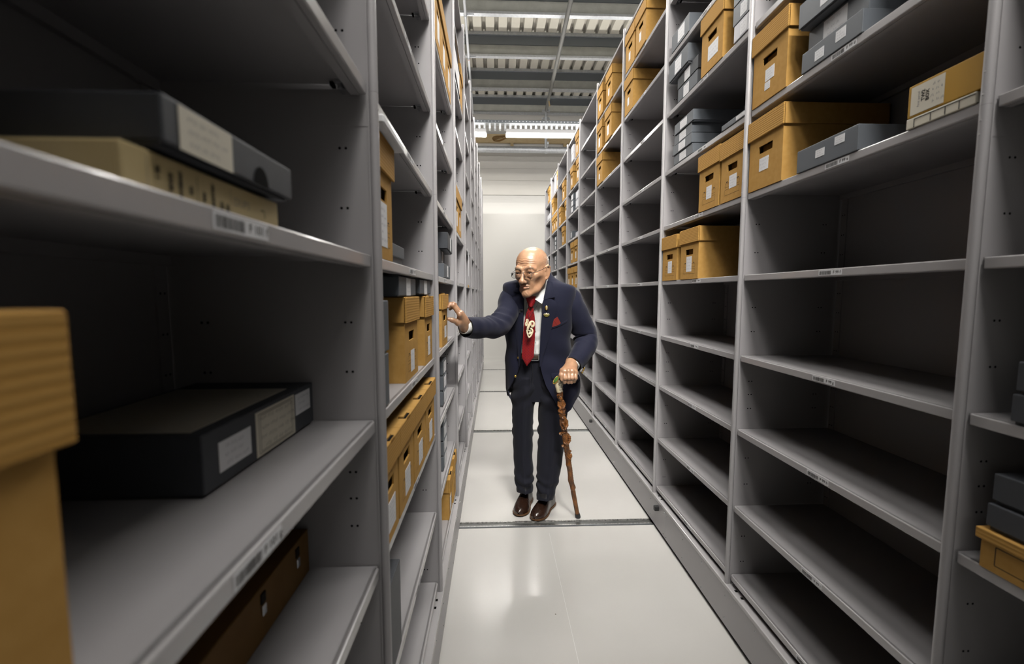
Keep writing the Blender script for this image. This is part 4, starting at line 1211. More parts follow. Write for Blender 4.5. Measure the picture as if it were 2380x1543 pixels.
# ---- tie: knot and blade
def tie_surf(px, py, out): return fpx(px, py, out)
m = MB()
outline = [(688.5, 1220.6, 1246.5), (694, 1222.5, 1246.8), (700, 1224.6, 1245.2), (707, 1227.0, 1241.5), (713, 1228.6, 1238.6)]
rows = []
for (py, a, b) in outline:
    r = []
    for u in np.linspace(0, 1, 9):
        px = a + (b - a) * u; p = onY(px, py, 2.352 + .0003 * (py - 688)); p[1] -= .016 * math.sin(PI * u) ** .7 ; r.append(p)
    rows.append(r)
patch(m, rows, M['tie'], .012)
tie = pplace('tie', m.build('tie_knot'))
m = MB()
outline = [(712, 1228.8, 1238.4), (720, 1225.8, 1240.5), (735, 1221.4, 1242.6), (750, 1218.8, 1243.9), (765, 1217.0, 1244.2), (790, 1215.0, 1243.0), (810, 1214.0, 1241.8), (829, 1213.0, 1240.7), (836, 1216.0, 1236.2), (843, 1219.6, 1230.6), (850.8, 1224.0, 1224.6)]
rows = []
for i in range(46):
    py = 712 + (850.8 - 712) * i / 45
    a = np.interp(py, [o[0] for o in outline], [o[1] for o in outline]); b = np.interp(py, [o[0] for o in outline], [o[2] for o in outline])
    r = []
    for u in np.linspace(0, 1, 11):
        px = a + (b - a) * u
        p = onY(px, py, 2.366 + .00042 * (py - 712)); p[1] -= .006 * math.sin(PI * u)
        if py < 735: p[1] += .004 * math.exp(-((u - .45) / .12) ** 2) * (735 - py) / 23
        r.append(p)
    rows.append(r)
patch(m, rows, M['tie'], .004)
place('blade', m.build('tie_blade'), tie)
# ---- jacket body
EDGE = [(.58, .085, .375), (.66, .068, .350), (.70, .080, .325), (.765, .099, .290), (.83, .120, .270), (.893, .136, .256), (1.06, .153, .252), (1.16, .155, .258), (1.257, .156, .266), (1.352, .160, .285), (1.43, .185, .310)]
def hemz(x, y):
    return float(np.interp(x, [.06, .10, .30, .36, .42, .45, .51], [.70, .675, .63, .615, .612, .63, .735])) if y < 2.60 else (.69 + .05 * max(0, (x - .3) / .2))
m = MB(); nz = 120; nt = 110
zs = np.concatenate([np.linspace(.60, 1.36, 96), np.linspace(1.364, 1.415, 16)])
G = []
for z in zs:
    tl = t_of_x(interp(EDGE, z, 1), z); tr = t_of_x(interp(EDGE, z, 2), z)
    row = []
    for u in np.linspace(0, 1, nt):
        t = tr + (tl + 2 * PI - tr) * u
        p = tor_pt(z, t)
        n = V3(math.cos(t), math.sin(t), 0)
        if z < .88:
            zz = hemz(p[0], p[1]); p[2] += (zz - .60) * max(0, (.88 - z) / .28)
        w = .006 * fbm(p, 5, 1) + .003 * fbm(p, 13, 5)
        # soft drag folds below the arms and over the hips
        w += .005 * math.sin(p[2] * 34 + p[0] * 30) * math.exp(-((p[2] - .98) / .14) ** 2) * (.3 + abs(math.cos(t)))
        if z < .80: w += .010 * (.8 - z) / .2 * math.sin(3 * t + 1.0)
        if z > 1.33: w *= .3
        p[2] += (.25 - p[0]) * .05 * min(1, max(0, (z - 1.15) / .2))
        row.append(p + n * w)
    G.append(row)
G = np.array(G)
grid_mesh(m, G, M['navy'], closed=False)
N_in = G.copy()
cxy = np.array([[interp(TOR, z, 1), interp(TOR, z, 2)] for z in zs])
d = G[:, :, :2] - cxy[:, None, :]; d /= np.linalg.norm(d, axis=2, keepdims=True)
N_in[:, :, :2] -= d * .006
grid_mesh(m, N_in[:, ::-1], M['lining'], closed=False)
for j in (0, -1):                                       # turned front edges
    e = np.stack([G[:, j], N_in[:, j]], 1)
    grid_mesh(m, e if j else e[:, ::-1], M['navy'], closed=False)
e = np.stack([G[0], N_in[0]], 1); grid_mesh(m, e, M['navy'], closed=False)
jacket = pplace('jacket', m.build('jacket'))
# lapels and collar, lying on the fronts
def jx(px, py, out=.006): return fpx(px, py, out)
m = MB()
lapR = []
for py in np.linspace(694, 852, 22):
    a = np.interp(py, [694, 700, 740, 780, 830, 852], [1263.2, 1262.4, 1259.6, 1256.8, 1254.6, 1254.6]) - .6
    b = np.interp(py, [694, 699, 704, 715, 740, 780, 820, 852], [1281, 1289, 1295.5, 1293.5, 1288.0, 1277.5, 1265.0, 1257.0])
    rr = []
    for u in np.linspace(0, 1, 7):
        p = jx(a + (b - a) * u, py, .0085 + .004 * math.sin(PI * u)); rr.append(p)
    lapR.append(rr)
patch(m, lapR, M['navy'], .004)
place('lapel', m.build('lapel'), jacket)
m = MB(); lapL = []
for py in np.linspace(684, 850, 22):
    b = np.interp(py, [684, 700, 780, 800, 850], [1217.2, 1216.2, 1214.6, 1212.2, 1206.6]) + .6
    a = np.interp(py, [684, 690, 696, 715, 760, 800, 835, 850], [1203.5, 1190.0, 1188.5, 1190.0, 1196.0, 1202.0, 1205.0, 1205.5])
    lapL.append([jx(a + (b - a) * u, py, .0085 + .004 * math.sin(PI * u)) for u in np.linspace(0, 1, 7)])
patch(m, lapL, M['navy'], .004)
place('lapel', m.build('lapel'), jacket)
m = MB()
def strip(A, B, k=6, bulge=.005, th=.004, out=.010):
    rows = []
    for (p, q) in zip(A, B):
        rows.append([jx(p[0] + (q[0] - p[0]) * u, p[1] + (q[1] - p[1]) * u, out + bulge * math.sin(PI * u)) for u in np.linspace(0, 1, k)])
    patch(m, rows, M['navy'], th)
strip([(1272.5, 652), (1270.5, 662), (1268, 674), (1265, 686), (1262.6, 697)], [(1284, 655), (1285.5, 664), (1287.5, 675), (1289.5, 684), (1290.8, 690)])
strip([(1217.0, 655), (1217.6, 664), (1217.8, 673), (1217.4, 683)], [(1205, 656), (1200, 663), (1196, 671), (1194.2, 677)])
# collar band behind the neck
rows = []
for t in np.linspace(-.55, PI + .55, 36):
    o = V3(math.cos(t), math.sin(t), 0); fr = (1 + math.sin(t)) / 2
    p = V3(.246, 2.478, 0) + o * V3(.071, .070, 0)
    zt = 1.372 + .050 * fr
    rows.append([p + o * .016 + V3(0, 0, zt - .046), p + o * .012 + V3(0, 0, zt - .022), p + o * .003 + V3(0, 0, zt), p - o * .004 + V3(0, 0, zt - .006), p - o * .004 + V3(0, 0, zt - .05)])
grid_mesh(m, np.array(rows), M['navy'], closed=False)
place('collar', m.build('jacket_collar'), jacket)
# breast pocket welt, side pockets
m = MB()
strip([(1281, 758.5), (1293, 755), (1306, 750), (1318, 743.5)], [(1281.5, 764), (1293.5, 760.5), (1306.5, 755.5), (1318.4, 749)], bulge=.0015, out=.004)
strip([(1281, 868), (1300, 866), (1318, 862)], [(1282, 880), (1301, 878), (1319, 874)], bulge=.002, out=.005)
place('pocket', m.build('pocket'), jacket)
m = MB()
for (px, py) in ((1205.3, 831), (1197.8, 874)):
    p = jx(px, py, .003); m.tube([p, p + V3(0, -.004, 0)], .0075, M['gold'], 14); m.ball(p + V3(0, -.004, 0), .0068, M['gold'], 12, 6, (1, .35, 1))
place('button', m.build('button'), jacket)

# ---- sleeves
def bez(P, n):
    P = np.array(P); k = len(P); out = []
    for i in range(n):
        u = i / (n - 1) * (k - 1); a = int(min(u, k - 2)); f = u - a
        p0 = P[max(a - 1, 0)]; p1 = P[a]; p2 = P[a + 1]; p3 = P[min(a + 2, k - 1)]
        out.append(.5 * ((2 * p1) + (-p0 + p2) * f + (2 * p0 - 5 * p1 + 4 * p2 - p3) * f ** 2 + (-p0 + 3 * p1 - 3 * p2 + p3) * f ** 3))
    return np.array(out)
def sleeve(P, R, elbow, seed, mt, n=90, k=56, sq=None, inner=None):
    """tube along P with radii R; folds gather on the inside of the elbow"""
    C = bez(P, n); rad = np.interp(np.linspace(0, len(R) - 1, n), range(len(R)), R)
    Tn = np.gradient(C, axis=0); Tn /= np.linalg.norm(Tn, axis=1)[:, None]
    up = V3(0, 0, 1); G = []
    s_ = np.concatenate([[0], np.cumsum(np.linalg.norm(np.diff(C, axis=0), axis=1))])
    se = s_[int(elbow * (n - 1))]
    ref = None
    for i in range(n):
        t = Tn[i]
        if ref is None: ref = V3(0, 1, 0) - t * t[1]
        ref = ref - t * (ref @ t); ref /= np.linalg.norm(ref); q = np.cross(t, ref)
        row = []
        for j in range(k):
            a = 2 * PI * j / k
            dr = ref * math.cos(a) + q * math.sin(a)
            p = C[i] + dr * rad[i]
            ins = max(0, float(dr @ inner)) if inner is not None else .5
            e = math.exp(-((s_[i] - se) / .085) ** 2)
            w = .0105 * e * (.12 + ins) * math.sin((s_[i] - se) * 95 + 2.6 * math.sin(a + seed) + 5 * fbm(p, 8, seed))
            w += .0055 * fbm(p * np.array([1, 1, 1]), 9, seed + 2) + .003 * fbm(p, 22, seed)
            w += .003 * math.sin(s_[i] * 40 + 2 * a + seed) * math.exp(-((s_[i] - .08) / .06) ** 2)
            row.append(p + dr * w * min(1, (n - 1 - i) / 8 + .15))
        G.append(row)
    return np.array(G), C, Tn
def sleeve_obj(P, R, elbow, seed, inner, cuffr):
    G, C, Tn = sleeve(P, R, elbow, seed, M['navy'], inner=inner)
    m = MB(); grid_mesh(m, G, M['navy'], capa=True)
    # turned-in cuff edge and dark lining
    c = G[-1].mean(0); I1 = c + (G[-1] - c) * .93; I2 = I1 - Tn[-1] * .05
    grid_mesh(m, np.array([G[-1], I1, I2]), M['lining'], capb=False)
    o = place('sleeve', m.build('sleeve'), jacket)
    return o, G, C, Tn
innR = V3(.3, .5, .8); innR /= np.linalg.norm(innR)
pR = [V3(.132, 2.500, 1.302), V3(.098, 2.487, 1.266), V3(.074, 2.420, 1.203), V3(.022, 2.325, 1.137), V3(-.050, 2.222, 1.131), V3(-.108, 2.147, 1.1375), V3(-.1375, 2.108, 1.139)]
sR, GR, CR, TR = sleeve_obj(pR, [.052, .075, .064, .061, .0545, .0505, .0475], .52, 1, innR, .04)
innL = V3(-.8, -.3, .0); innL /= np.linalg.norm(innL)
pL = [V3(.378, 2.508, 1.300), V3(.422, 2.514, 1.258), V3(.478, 2.535, 1.160), V3(.532, 2.560, 1.055), V3(.515, 2.505, .990), V3(.462, 2.430, .938), V3(.428, 2.385, .912)]
sL, GL, CL, TL = sleeve_obj(pL, [.050, .077, .070, .066, .062, .053, .0485], .52, 4, innL, .04)
def ringtube(C, T, r, L, mt, off=(0, 0, 0)):
    t = T / np.linalg.norm(T); a = np.cross(t, V3(0, 0, 1)); a /= np.linalg.norm(a); b = np.cross(t, a)
    m = MB(); rows = []
    for (d, rr) in ((-.03, r), (L, r), (L + .001, r - .003), (-.03, r - .004)):
        rows.append([C + np.array(off) + t * d + (a * math.cos(u) + b * math.sin(u)) * rr for u in np.linspace(0, 2 * PI, 33)[:-1]])
    grid_mesh(m, np.array(rows), mt); return m
for C, Tg, r in ((CR, TR, .036), (CL, TL, .036)):
    place('cuff', ringtube(C[-1], Tg[-1], r, .011 if C is CR else .004, M['shirt'], (-.004, 0, .006) if C is CR else (0, 0, 0)).build('shirt_cuff'), shirt)
m = MB()
for i, (px, py) in enumerate(((1357.5, 855.5), (1355.5, 860.5), (1353.0, 865.5))):
    p = onY(px, py, 2.415); m.ball(p, .0062, M['gold'], 12, 8)
place('cuff_button', m.build('cuff_button'), sL)

# ---- pocket square, badges, microphone, pendant
m = MB()
rows = [[jx(1281, 758.5, .006), jx(1284.5, 754, .010), jx(1287.6, 742, .011), jx(1295.8, 736.2, .011), jx(1300, 744, .009)], [jx(1283, 761, .004), jx(1288, 758.5, .006), jx(1293, 757, .006), jx(1299, 754.6, .006), jx(1303.4, 751, .005)]]
patch(m, rows, M['redcloth'], .003, smooth=False)
m.ribbon([jx(1288.5, 746, .0125), jx(1292, 752, .011), jx(1295, 756, .008)], .0012, (0, -1, 0), M['lining'])
pplace('pocket_square', m.build('pocket_square'))
m = MB(); p = jx(1270.3, 715.6, .014)
m.ball(p, .0125, M['gold'], 18, 8, (.72, .18, 1)); m.ball(p + V3(.0018, -.0015, 0), .0095, M['bone'], 14, 6, (.30, .14, .9)); m.ball(p + V3(.0045, -.0013, 0), .008, M['heel'], 12, 6, (.22, .13, .9))
pplace('lapel_badge', m.build('oval_badge'))
m = MB(); p = jx(1270.3, 731, .0125)
for (r, mt_, y) in ((.0165, 'gold', 0), (.0125, 'green', -.0012), (.0095, 'gold', -.002)):
    m.add([p + V3(r * math.cos(a), -.0012 + y, .0015 + r * .78 * math.sin(a)) for a in np.linspace(PI, 2 * PI, 16)] + [p + V3(r * math.cos(a), .0006 + y, .0015 + r * .78 * math.sin(a)) for a in np.linspace(PI, 2 * PI, 16)],
          [tuple(range(16)), tuple(range(16, 32))[::-1]] + [(i, i + 16, (i + 1) % 16 + 16, (i + 1) % 16) for i in range(16)], M[mt_])
m.add([p + V3(x, -.003, z) for x, z in ((-.017, .002), (-.011, .0055), (-.008, .0035), (0, .0105), (.005, .004), (.009, .0060), (.017, .0015))] + [p + V3(x, .0, z) for x, z in ((-.017, .002), (-.011, .0055), (-.008, .0035), (0, .0105), (.005, .004), (.009, .0060), (.017, .0015))],
      [tuple(range(7)), tuple(range(7, 14))[::-1]] + [(i, i + 7, (i + 1) % 7 + 7, (i + 1) % 7) for i in range(7)], M['bone'])
pplace('lapel_badge', m.build('peak_badge'))
m = MB(); p = jx(1213, 721, .012)
m.ball(p, .0055, M['rubber'], 12, 8); m.tube([p + V3(-.014, 0, .002), p], .003, M['rubber'], 8); m.box(p[0] - .014, p[0] - .009, p[1] - .002, p[1] + .004, p[2] - .014, p[2] + .004, M['rubber'], .001)
pplace('microphone', m.build('microphone'))
pend = MB(); PY = 2.352
def pp(px, py, dy=0): return onY(px, py, PY + dy)
def loop(cx, cy, rx, ry, a0, a1, r, n=22, rot=0):
    P = []
    for a in np.linspace(a0, a1, n):
        x, y = rx * math.cos(a), ry * math.sin(a)
        P.append(pp(cx + x * math.cos(rot) - y * math.sin(rot), cy + x * math.sin(rot) + y * math.cos(rot)))
    pend.tube(P, r, M['bone'], 10)
loop(1236.2, 753.2, 4.9, 6.2, 1.9, 1.9 - 5.4, .0058)
loop(1234.8, 754.0, 1.6, 2.6, 0, 5.2, .0035, 12)
loop(1225.4, 745.5, 2.2, 3.2, 0, 2 * PI, .0034)
loop(1223.4, 753.2, 2.0, 4.0, 0, 2 * PI, .0034)
pend.ball(pp(1225.3, 745.5), .003, M['bone'], 8, 6); pend.ball(pp(1223.6, 754), .003, M['bone'], 8, 6)
pend.tube([pp(1232, 748), pp(1229.5, 756), pp(1227, 762), pp(1226, 768)], [.006, .0075, .007, .005], M['bone'], 10)
loop(1231.2, 769.5, 6.4, 5.8, -1.4, 2.0, .0056)
pend.tube([pp(1237.6, 771), pp(1235.5, 777), pp(1232.5, 782), pp(1229.6, 784.2), pp(1227.3, 780), pp(1225.2, 773), pp(1224.4, 766.5)], [.0056, .0052, .0050, .0052, .0048, .0045, .0045], M['bone'], 10)
pend.tube([pp(1227.5, 768), pp(1230.5, 769.5), pp(1232.5, 768), pp(1231.8, 773), pp(1229.5, 778)], [.003, .0036, .003, .0036, .003], M['bone'], 8)
pendant = pplace('pendant', pend.build('bone_pendant'))
m = MB(); m.tube([pp(1252.5, 702, .004), pp(1246, 714, -.002), pp(1238, 726, -.006), pp(1230.5, 739, -.004), pp(1229.6, 745)], .0011, M['heel'], 6); m.tube([pp(1224, 702, .004), pp(1225.5, 716, -.003), pp(1228, 730, -.006), pp(1229.6, 745)], .0011, M['heel'], 6)
place('cord', m.build('pendant_cord'), pendant)

# ---- belt and trousers
m = MB()
rows = [[tor_pt(z, t, ins) for t in T] for z, ins in ((.930, .014), (.931, .011), (.963, .011), (.964, .014))]
grid_mesh(m, np.array(rows), M['belt'])
belt = pplace('belt', m.build('belt'))
m = MB(); p = fpx(1243.0, 830, -.009)
for (a, b, c, d) in ((-.022, .024, .012, .016), (-.022, .024, -.020, -.016), (-.022, -.018, -.020, .016), (.020, .024, -.020, .016)): m.box(p[0] + a, p[0] + b, p[1] - .002, p[1] + .002, p[2] + c, p[2] + d, M['clip'])
place('buckle', m.build('belt_buckle'), belt)

def leg_axis(L): return [(z, x, y, a, b) for (z, x, y, a, b) in L]
# per leg: height, centre x, centre y, half width, half depth
LEGR = [(.94, .198, 2.582, .090, .100), (.85, .186, 2.592, .087, .106), (.76, .176, 2.604, .083, .108), (.68, .172, 2.615, .076, .100), (.58, .168, 2.622, .066, .088), (.48, .167, 2.622, .0605, .078), (.42, .167, 2.622, .059, .074), (.32, .168, 2.628, .0585, .070), (.24, .173, 2.630, .058, .072), (.185, .175, 2.628, .057, .074), (.135, .177, 2.622, .049, .074), (.098, .180, 2.614, .044, .074)]
LEGL = [(.94, .316, 2.574, .094, .100), (.85, .328, 2.580, .092, .106), (.76, .337, 2.584, .090, .108), (.66, .343, 2.584, .088, .104), (.58, .343, 2.580, .086, .096), (.48, .338, 2.575, .080, .086), (.40, .334, 2.570, .076, .080), (.30, .324, 2.566, .072, .078), (.22, .316, 2.560, .070, .078), (.16, .308, 2.554, .062, .078), (.115, .301, 2.546, .055, .078), (.080, .295, 2.540, .050, .076)]
def trouser_leg(TAB, seed, side):
    zs = np.linspace(TAB[0][0], TAB[-1][0], 150); k = 60; rows = []
    tab = TAB[::-1]
    for z in zs:
        cx, cy, a, b = (interp(tab, z, i) for i in (1, 2, 3, 4)); r = []
        for j in range(k):
            t = 2 * PI * j / k; c, s = math.cos(t), math.sin(t)
            p = V3(cx + a * math.copysign(abs(c) ** .92, c), cy + b * math.copysign(abs(s) ** .92, s), z)
            cr = math.exp(-((t - 1.5 * PI) / .16) ** 2) * .010 + math.exp(-((t - .5 * PI) / .16) ** 2) * .009      # pressed crease
            w = cr * (1 if z < .82 else .3)
            w += .007 * fbm(p * np.array([1, 1, .55]), 7, seed) + .003 * fbm(p, 19, seed)
            brk = math.exp(-((z - .17) / .055) ** 2)
            w += .0055 * brk * math.sin(z * 105 + 2.8 * math.sin(t + seed) + 4 * fbm(p, 9, seed))
            w += .006 * math.exp(-((z - .47) / .07) ** 2) * math.sin(z * 85 + 2 * math.sin(t + 1 + seed)) * (s > -.2)
            w += .007 * math.exp(-((z - .72) / .09) ** 2) * math.sin(z * 60 + side * 3 * c + seed)
            p2 = p + V3(c, s, 0) * w
            if z < .13: p2[2] += .020 * max(0, -s) * (.13 - z) / .04    # cuff rides up over the instep
            r.append(p2)
        rows.append(r)
    m = MB(); G = np.array(rows); grid_mesh(m, G[:, ::-1], M['trouser'], capa=False)
    c = G[-1].mean(0); I1 = c + (G[-1] - c) * V3(.93, .93, 1); I2 = I1 + V3(0, 0, .04)
    grid_mesh(m, np.array([G[-1], I1, I2])[:, ::-1], M['lining'])
    return m
m = MB(); zs = np.linspace(.95, .67, 40)
G = np.array([[tor_pt(z, t, .018 + max(0, .92 - z) * .20) for t in T] for z in zs])
grid_mesh(m, G[:, ::-1], M['trouser'])
for (px, a, b) in ((1238, 848, 905), (1232.5, 846, 900)): m.ribbon([fpx(px, py, -.0165) for py in np.linspace(a, b, 9)], .002, (0, -1, 0), M['lining'])
trousers = pplace('trousers', m.build('trousers'))
place('trouser_leg', trouser_leg(LEGR, 2, -1).build('trouser_leg'), trousers)
place('trouser_leg', trouser_leg(LEGL, 7, 1).build('trouser_leg'), trousers)

# ---- shoes
def shoe(toe, heel, name):
    toe = V3(*toe, 0); heel = V3(*heel, 0); L = np.linalg.norm(toe - heel); f = (toe - heel) / L; s = V3(-f[1], f[0], 0)
    st = [(0.0, .012, .056), (.02, .026, .070), (.10, .033, .086), (.22, .034, .098), (.34, .033, .100), (.46, .037, .086), (.58, .044, .066), (.70, .0475, .053), (.82, .044, .044), (.91, .034, .036), (.965, .021, .028), (1.0, .005, .017)]
    n = 60; rows = []; srow = []; k = 30
    for u in np.linspace(0, 1, n):
        w = np.interp(u, [q[0] for q in st], [q[1] for q in st]); hh = np.interp(u, [q[0] for q in st], [q[2] for q in st])
        base = .014; c = heel + f * L * u; r = []
        for a in np.linspace(0, PI, k):
            x = math.cos(a) * w * (1 - .10 * math.sin(a)); z = base + hh * math.sin(a) ** .62 * (1 - .0)
            crz = .0025 * math.sin((u - .6) * 110) * math.exp(-((u - .60) / .06) ** 2) * math.sin(a)
            r.append(c + s * x + V3(0, 0, z + crz))
        rows.append(r)
        srow.append([c + s * (w + .004) * q + V3(0, 0, z) for (q, z) in ((1, .014), (1.0, .006), (-1.0, .006), (-1, .014))])
    m = MB(); grid_mesh(m, np.array(rows), M['leather'], closed=False)
    o = pplace(name, m.build(name))
    m = MB(); S = np.array(srow)
    toe_l = np.linspace(0, 1, n); lift = np.where(toe_l > .78, (toe_l - .78) * .02, 0); S[:, :, 2] += lift[:, None]
    grid_mesh(m, S, M['sole'], closed=True, smooth=False, capa=True, capb=True)
    place('welt', m.build('shoe_welt'), o)
    m = MB(); rr = [[heel + f * L * u + s * np.interp(u, [0, .02, .1, .3], [.012, .027, .034, .035]) * q + V3(0, 0, z) for (q, z) in ((1, .008), (1, .0), (-1, .0), (-1, .008))] for u in np.linspace(0, .27, 10)]
    grid_mesh(m, np.array(rr), M['heel'], smooth=False, capa=True, capb=True)
    rr = [[heel + f * L * u + s * np.interp(u, [.5, .7, .85, .96], [.040, .047, .042, .020]) * q + V3(0, 0, z) for (q, z) in ((1, .007), (1, .0006), (-1, .0006), (-1, .007))] for u in np.linspace(.5, .95, 14)]
    grid_mesh(m, np.array(rr), M['heel'], smooth=False, capa=True, capb=True)
    place('heel_and_tread', m.build('shoe_tread'), o)
    m = MB()
    for sd in (-1, 1):                                   # facing seams and laces
        m.tube([heel + f * L * u + s * sd * x + V3(0, 0, z) for (u, x, z) in ((.36, .027, .086), (.44, .021, .093), (.54, .012, .0855))], .0014, M['belt'], 6)
    for u, z in ((.40, .1085), (.44, .1045), (.48, .0985)): m.tube([heel + f * L * u + s * x + V3(0, 0, z - abs(x) * .35) for x in (-.016, 0, .016)], .0018, M['heel'], 6)
    place('laces', m.build('shoe_laces'), o)
t0 = onZ(1205, 1203, 0); t1 = onZ(1241, 1213.5, 0)
d0 = V3(.30, .954, 0); d0 /= np.linalg.norm(d0); d1 = V3(.50, .866, 0)
shoe(t0[:2], (t0 + d0 * .262)[:2], 'shoe'); shoe(t1[:2], (t1 + d1 * .268)[:2], 'shoe')

# ---- spectacles, hair, brows
m = MB()
def lensring(s): 
    P = []
    for (x, z) in ((-.024, .0085), (-.010, .0115), (.012, .0105), (.0245, .0060), (.0235, -.0110), (.0150, -.0195), (-.004, -.0215), (-.0185, -.0150), (-.024, .0085)):
        xx = s * (.0335 + x); P.append(hw(xx * hs, (-.1125 + .10 * abs(xx) * .6 - .0 - (.004 if z < 0 else 0)) * hs, (z * (1 if z > 0 else .82) - .0075) * hs))
    return P
gl = pplace('spectacles', (lambda m: ([m.tube(lensring(s), .0008, M['wire'], 6) for s in (-1, 1)],
    m.tube([hw(s_ * .0098, -.1155, .0005) for s_ in (-1, -.4, .4, 1)], .0012, M['wire'], 6), m)[-1])(m).build('spectacle_frame'))
m = MB()
for s in (-1, 1):
    m.tube([hw(s * .058 * hs, -.106 * hs, -.0015 * hs), hw(s * .0665 * hs, -.100 * hs, .000 * hs), hw(s * .0790 * hs, -.040 * hs, .010 * hs), hw(s * .0830 * hs, .004 * hs, .022 * hs), hw(s * .0850 * hs, .026 * hs, .020 * hs), hw(s * .083 * hs, .038 * hs, .0 * hs)], .0013, M['wire'], 6)
place('temple', m.build('spectacle_temple'), gl)
m = MB()
for s in (-1, 1):
    P = [np.array(p) for p in lensring(s)[:-1]]; k = len(P); dv = HR @ V3(0, .0012, 0)
    m.add([tuple(p) for p in P] + [tuple(p + dv) for p in P], [tuple(range(k)), tuple(range(k, 2 * k))[::-1]] + [(i, i + k, (i + 1) % k + k, (i + 1) % k) for i in range(k)], M['lens'])
place('lens', m.build('spectacle_lens'), gl)
tri = bp_[bf_[:, [0, 1, 2]]]; cen = tri.mean(1); nor = np.cross(tri[:, 1] - tri[:, 0], tri[:, 2] - tri[:, 0]); nor /= np.linalg.norm(nor, axis=1)[:, None] + 1e-9
Lc = ((cen - HO) @ HR) / hs; Ln = nor @ HR
rg = np.random.default_rng(3)
def strands(mb, mask, count, length, r, flow, mt, jit=.4):
    idx = np.where(mask)[0]
    if not len(idx): return
    for i in rg.choice(idx, min(count, len(idx)), replace=False):
        n = Ln[i]; fdir = np.array(flow(Lc[i])) + rg.normal(0, jit, 3); fdir -= n * (fdir @ n); fdir /= np.linalg.norm(fdir) + 1e-9
        l = length * rg.uniform(.6, 1.2); b = Lc[i] * hs; q = np.cross(n, fdir)
        p = [b, b + (fdir * .5 + n * .28) * l, b + (fdir + n * .22) * l]
        V = []
        for a, w in zip(p, (1, .8, .15)): V += [HO + HR @ (a - q * r * w), HO + HR @ (a + q * r * w)]
        mb.add([tuple(v) for v in V], [(0, 1, 3, 2), (2, 3, 5, 4)], mt)
m = MB()
near = np.linalg.norm(cen - HO, axis=1) < .16
side = near & (rg.random(len(cen)) < np.clip((Lc[:, 1] - .0) / .06, .04, 1)) & (np.abs(Lc[:, 0]) > .035) & (Lc[:, 1] > -.018 + .25 * np.clip(.06 - Lc[:, 2], 0, 1)) & (Lc[:, 2] > -.03) & (Lc[:, 2] < .074 - .15 * np.clip(.03 - Lc[:, 1], 0, 1)) & ~((np.abs(Lc[:, 0]) > .0715) & (Lc[:, 2] < .026) & (Lc[:, 1] < .044))
back = near & (Lc[:, 1] > .05) & (Lc[:, 2] > -.05) & (Lc[:, 2] < .07)
strands(m, side, 2300, .006, .00036, lambda p: (0, .8, -.6), M['hairw'], .45); strands(m, back, 2200, .012, .0005, lambda p: (0, .1, -1), M['hairw'], .3)
pplace('hair', m.build('hair'))
m = MB()
for s in (-1, 1):
    bm_ = near & (Lc[:, 0] * s > .010) & (Lc[:, 0] * s < .050) & (np.abs(Lc[:, 2] - (.0225 - 2.2 * (np.abs(Lc[:, 0]) - .034) ** 2 * 4)) < .0048) & (Lc[:, 1] < -.055)
    strands(m, bm_, 85, .0085, .00030, lambda p: (s * 1.0, 0, .25), M['brow'], .45)
pplace('eyebrow', m.build('eyebrow'))

# ------------------------------------------------------------------ the walking stick
tip = onZ(1343.5, 1203, 0); 
cp = [tip + V3(0, 0, .0)] + [onY(px, py, Y) for (px, py, Y) in ((1336, 1163, 2.442), (1328.5, 1120, 2.425), (1321.8, 1075, 2.408), (1315.5, 1030, 2.390), (1310, 990, 2.374), (1305.2, 950, 2.358), (1301, 909, 2.342))]
stick = thing('walking_stick', 'carved brown walking stick with a bone head and greenstone, held by the man', 'walking stick', tuple(tip))
def splace(n, me, par=None):
    o = place(n, me, par or stick)
    if par is None: o.location = tuple(-tip)
    return o
NS = 640; C = bez(cp, NS); s_ = np.linspace(0, 1, NS); k = 52
m = MB(); rows = []
rb = .90 * np.interp(s_, [0, .03, .15, .3, .5, .7, .85, .93, 1], [.0125, .0130, .0138, .0150, .0165, .0178, .0185, .0185, .0165])
lump = [(.985, .0045, 1.6, .020, 9), (.930, .0050, 3.4, .024, 9), (.905, .0035, 0.3, .018, 2), (.865, .0055, 4.6, .026, 9), (.832, -.0045, 0, .008, 9), (.800, .0050, 2.0, .022, 9), (.765, -.0030, 0, .008, 9), (.735, .0075, 5.6, .034, 1.0), (.690, .0060, .2, .028, .9), (.635, .0125, 2.9, .018, .55), (.600, .0140, .35, .026, .7), (.555, .0120, 3.0, .018, .6), (.515, .0075, 5.0, .022, .8), (.480, .0115, .2, .024, .6), (.425, .0075, 4.2, .024, .8), (.375, .0040, 1.2, .03, .9), (.300, .0040, 3.0, .03, .9), (.245, .0045, .1, .018, .5), (.225, -.0020, 0, .006, 9), (.955, -.0050, 0, .006, 9), (.890, -.0040, 0, .005, 9)]
for i in range(NS):
    t = C[min(i + 1, NS - 1)] - C[max(i - 1, 0)]; t /= np.linalg.norm(t); ax = V3(1, 0, 0) - t * t[0]; ax /= np.linalg.norm(ax); ay = np.cross(t, ax); r = []
    for j in range(k):
        a = 2 * PI * j / k; u = s_[i]
        rr = rb[i]
        if .26 < u < .72: rr += .0009 * math.sin(u * 330 + 9 * a) * (1 if (int(u * 14) % 3) else .3)
        if .03 < u < .24: rr += .0007 * math.sin(11 * a + u * 60) + .0006 * math.sin(u * 900)
        for (su, am, an, ws, wa) in lump:
            d = (u - su) / ws
            if abs(d) < 3:
                da = (a - an + PI) % (2 * PI) - PI
                rr += 1.25 * am * math.exp(-d * d) * (1 if wa > 5 else math.exp(-(da / wa) ** 2))
        if u > .72: rr += .0022 * math.sin(4 * a + 46 * u) + .0018 * math.sin(2 * a - 120 * u) + .0008 * math.sin(7 * a + 200 * u)
        r.append(C[i] + (ax * math.cos(a) + ay * math.sin(a)) * rr)
    rows.append(r)
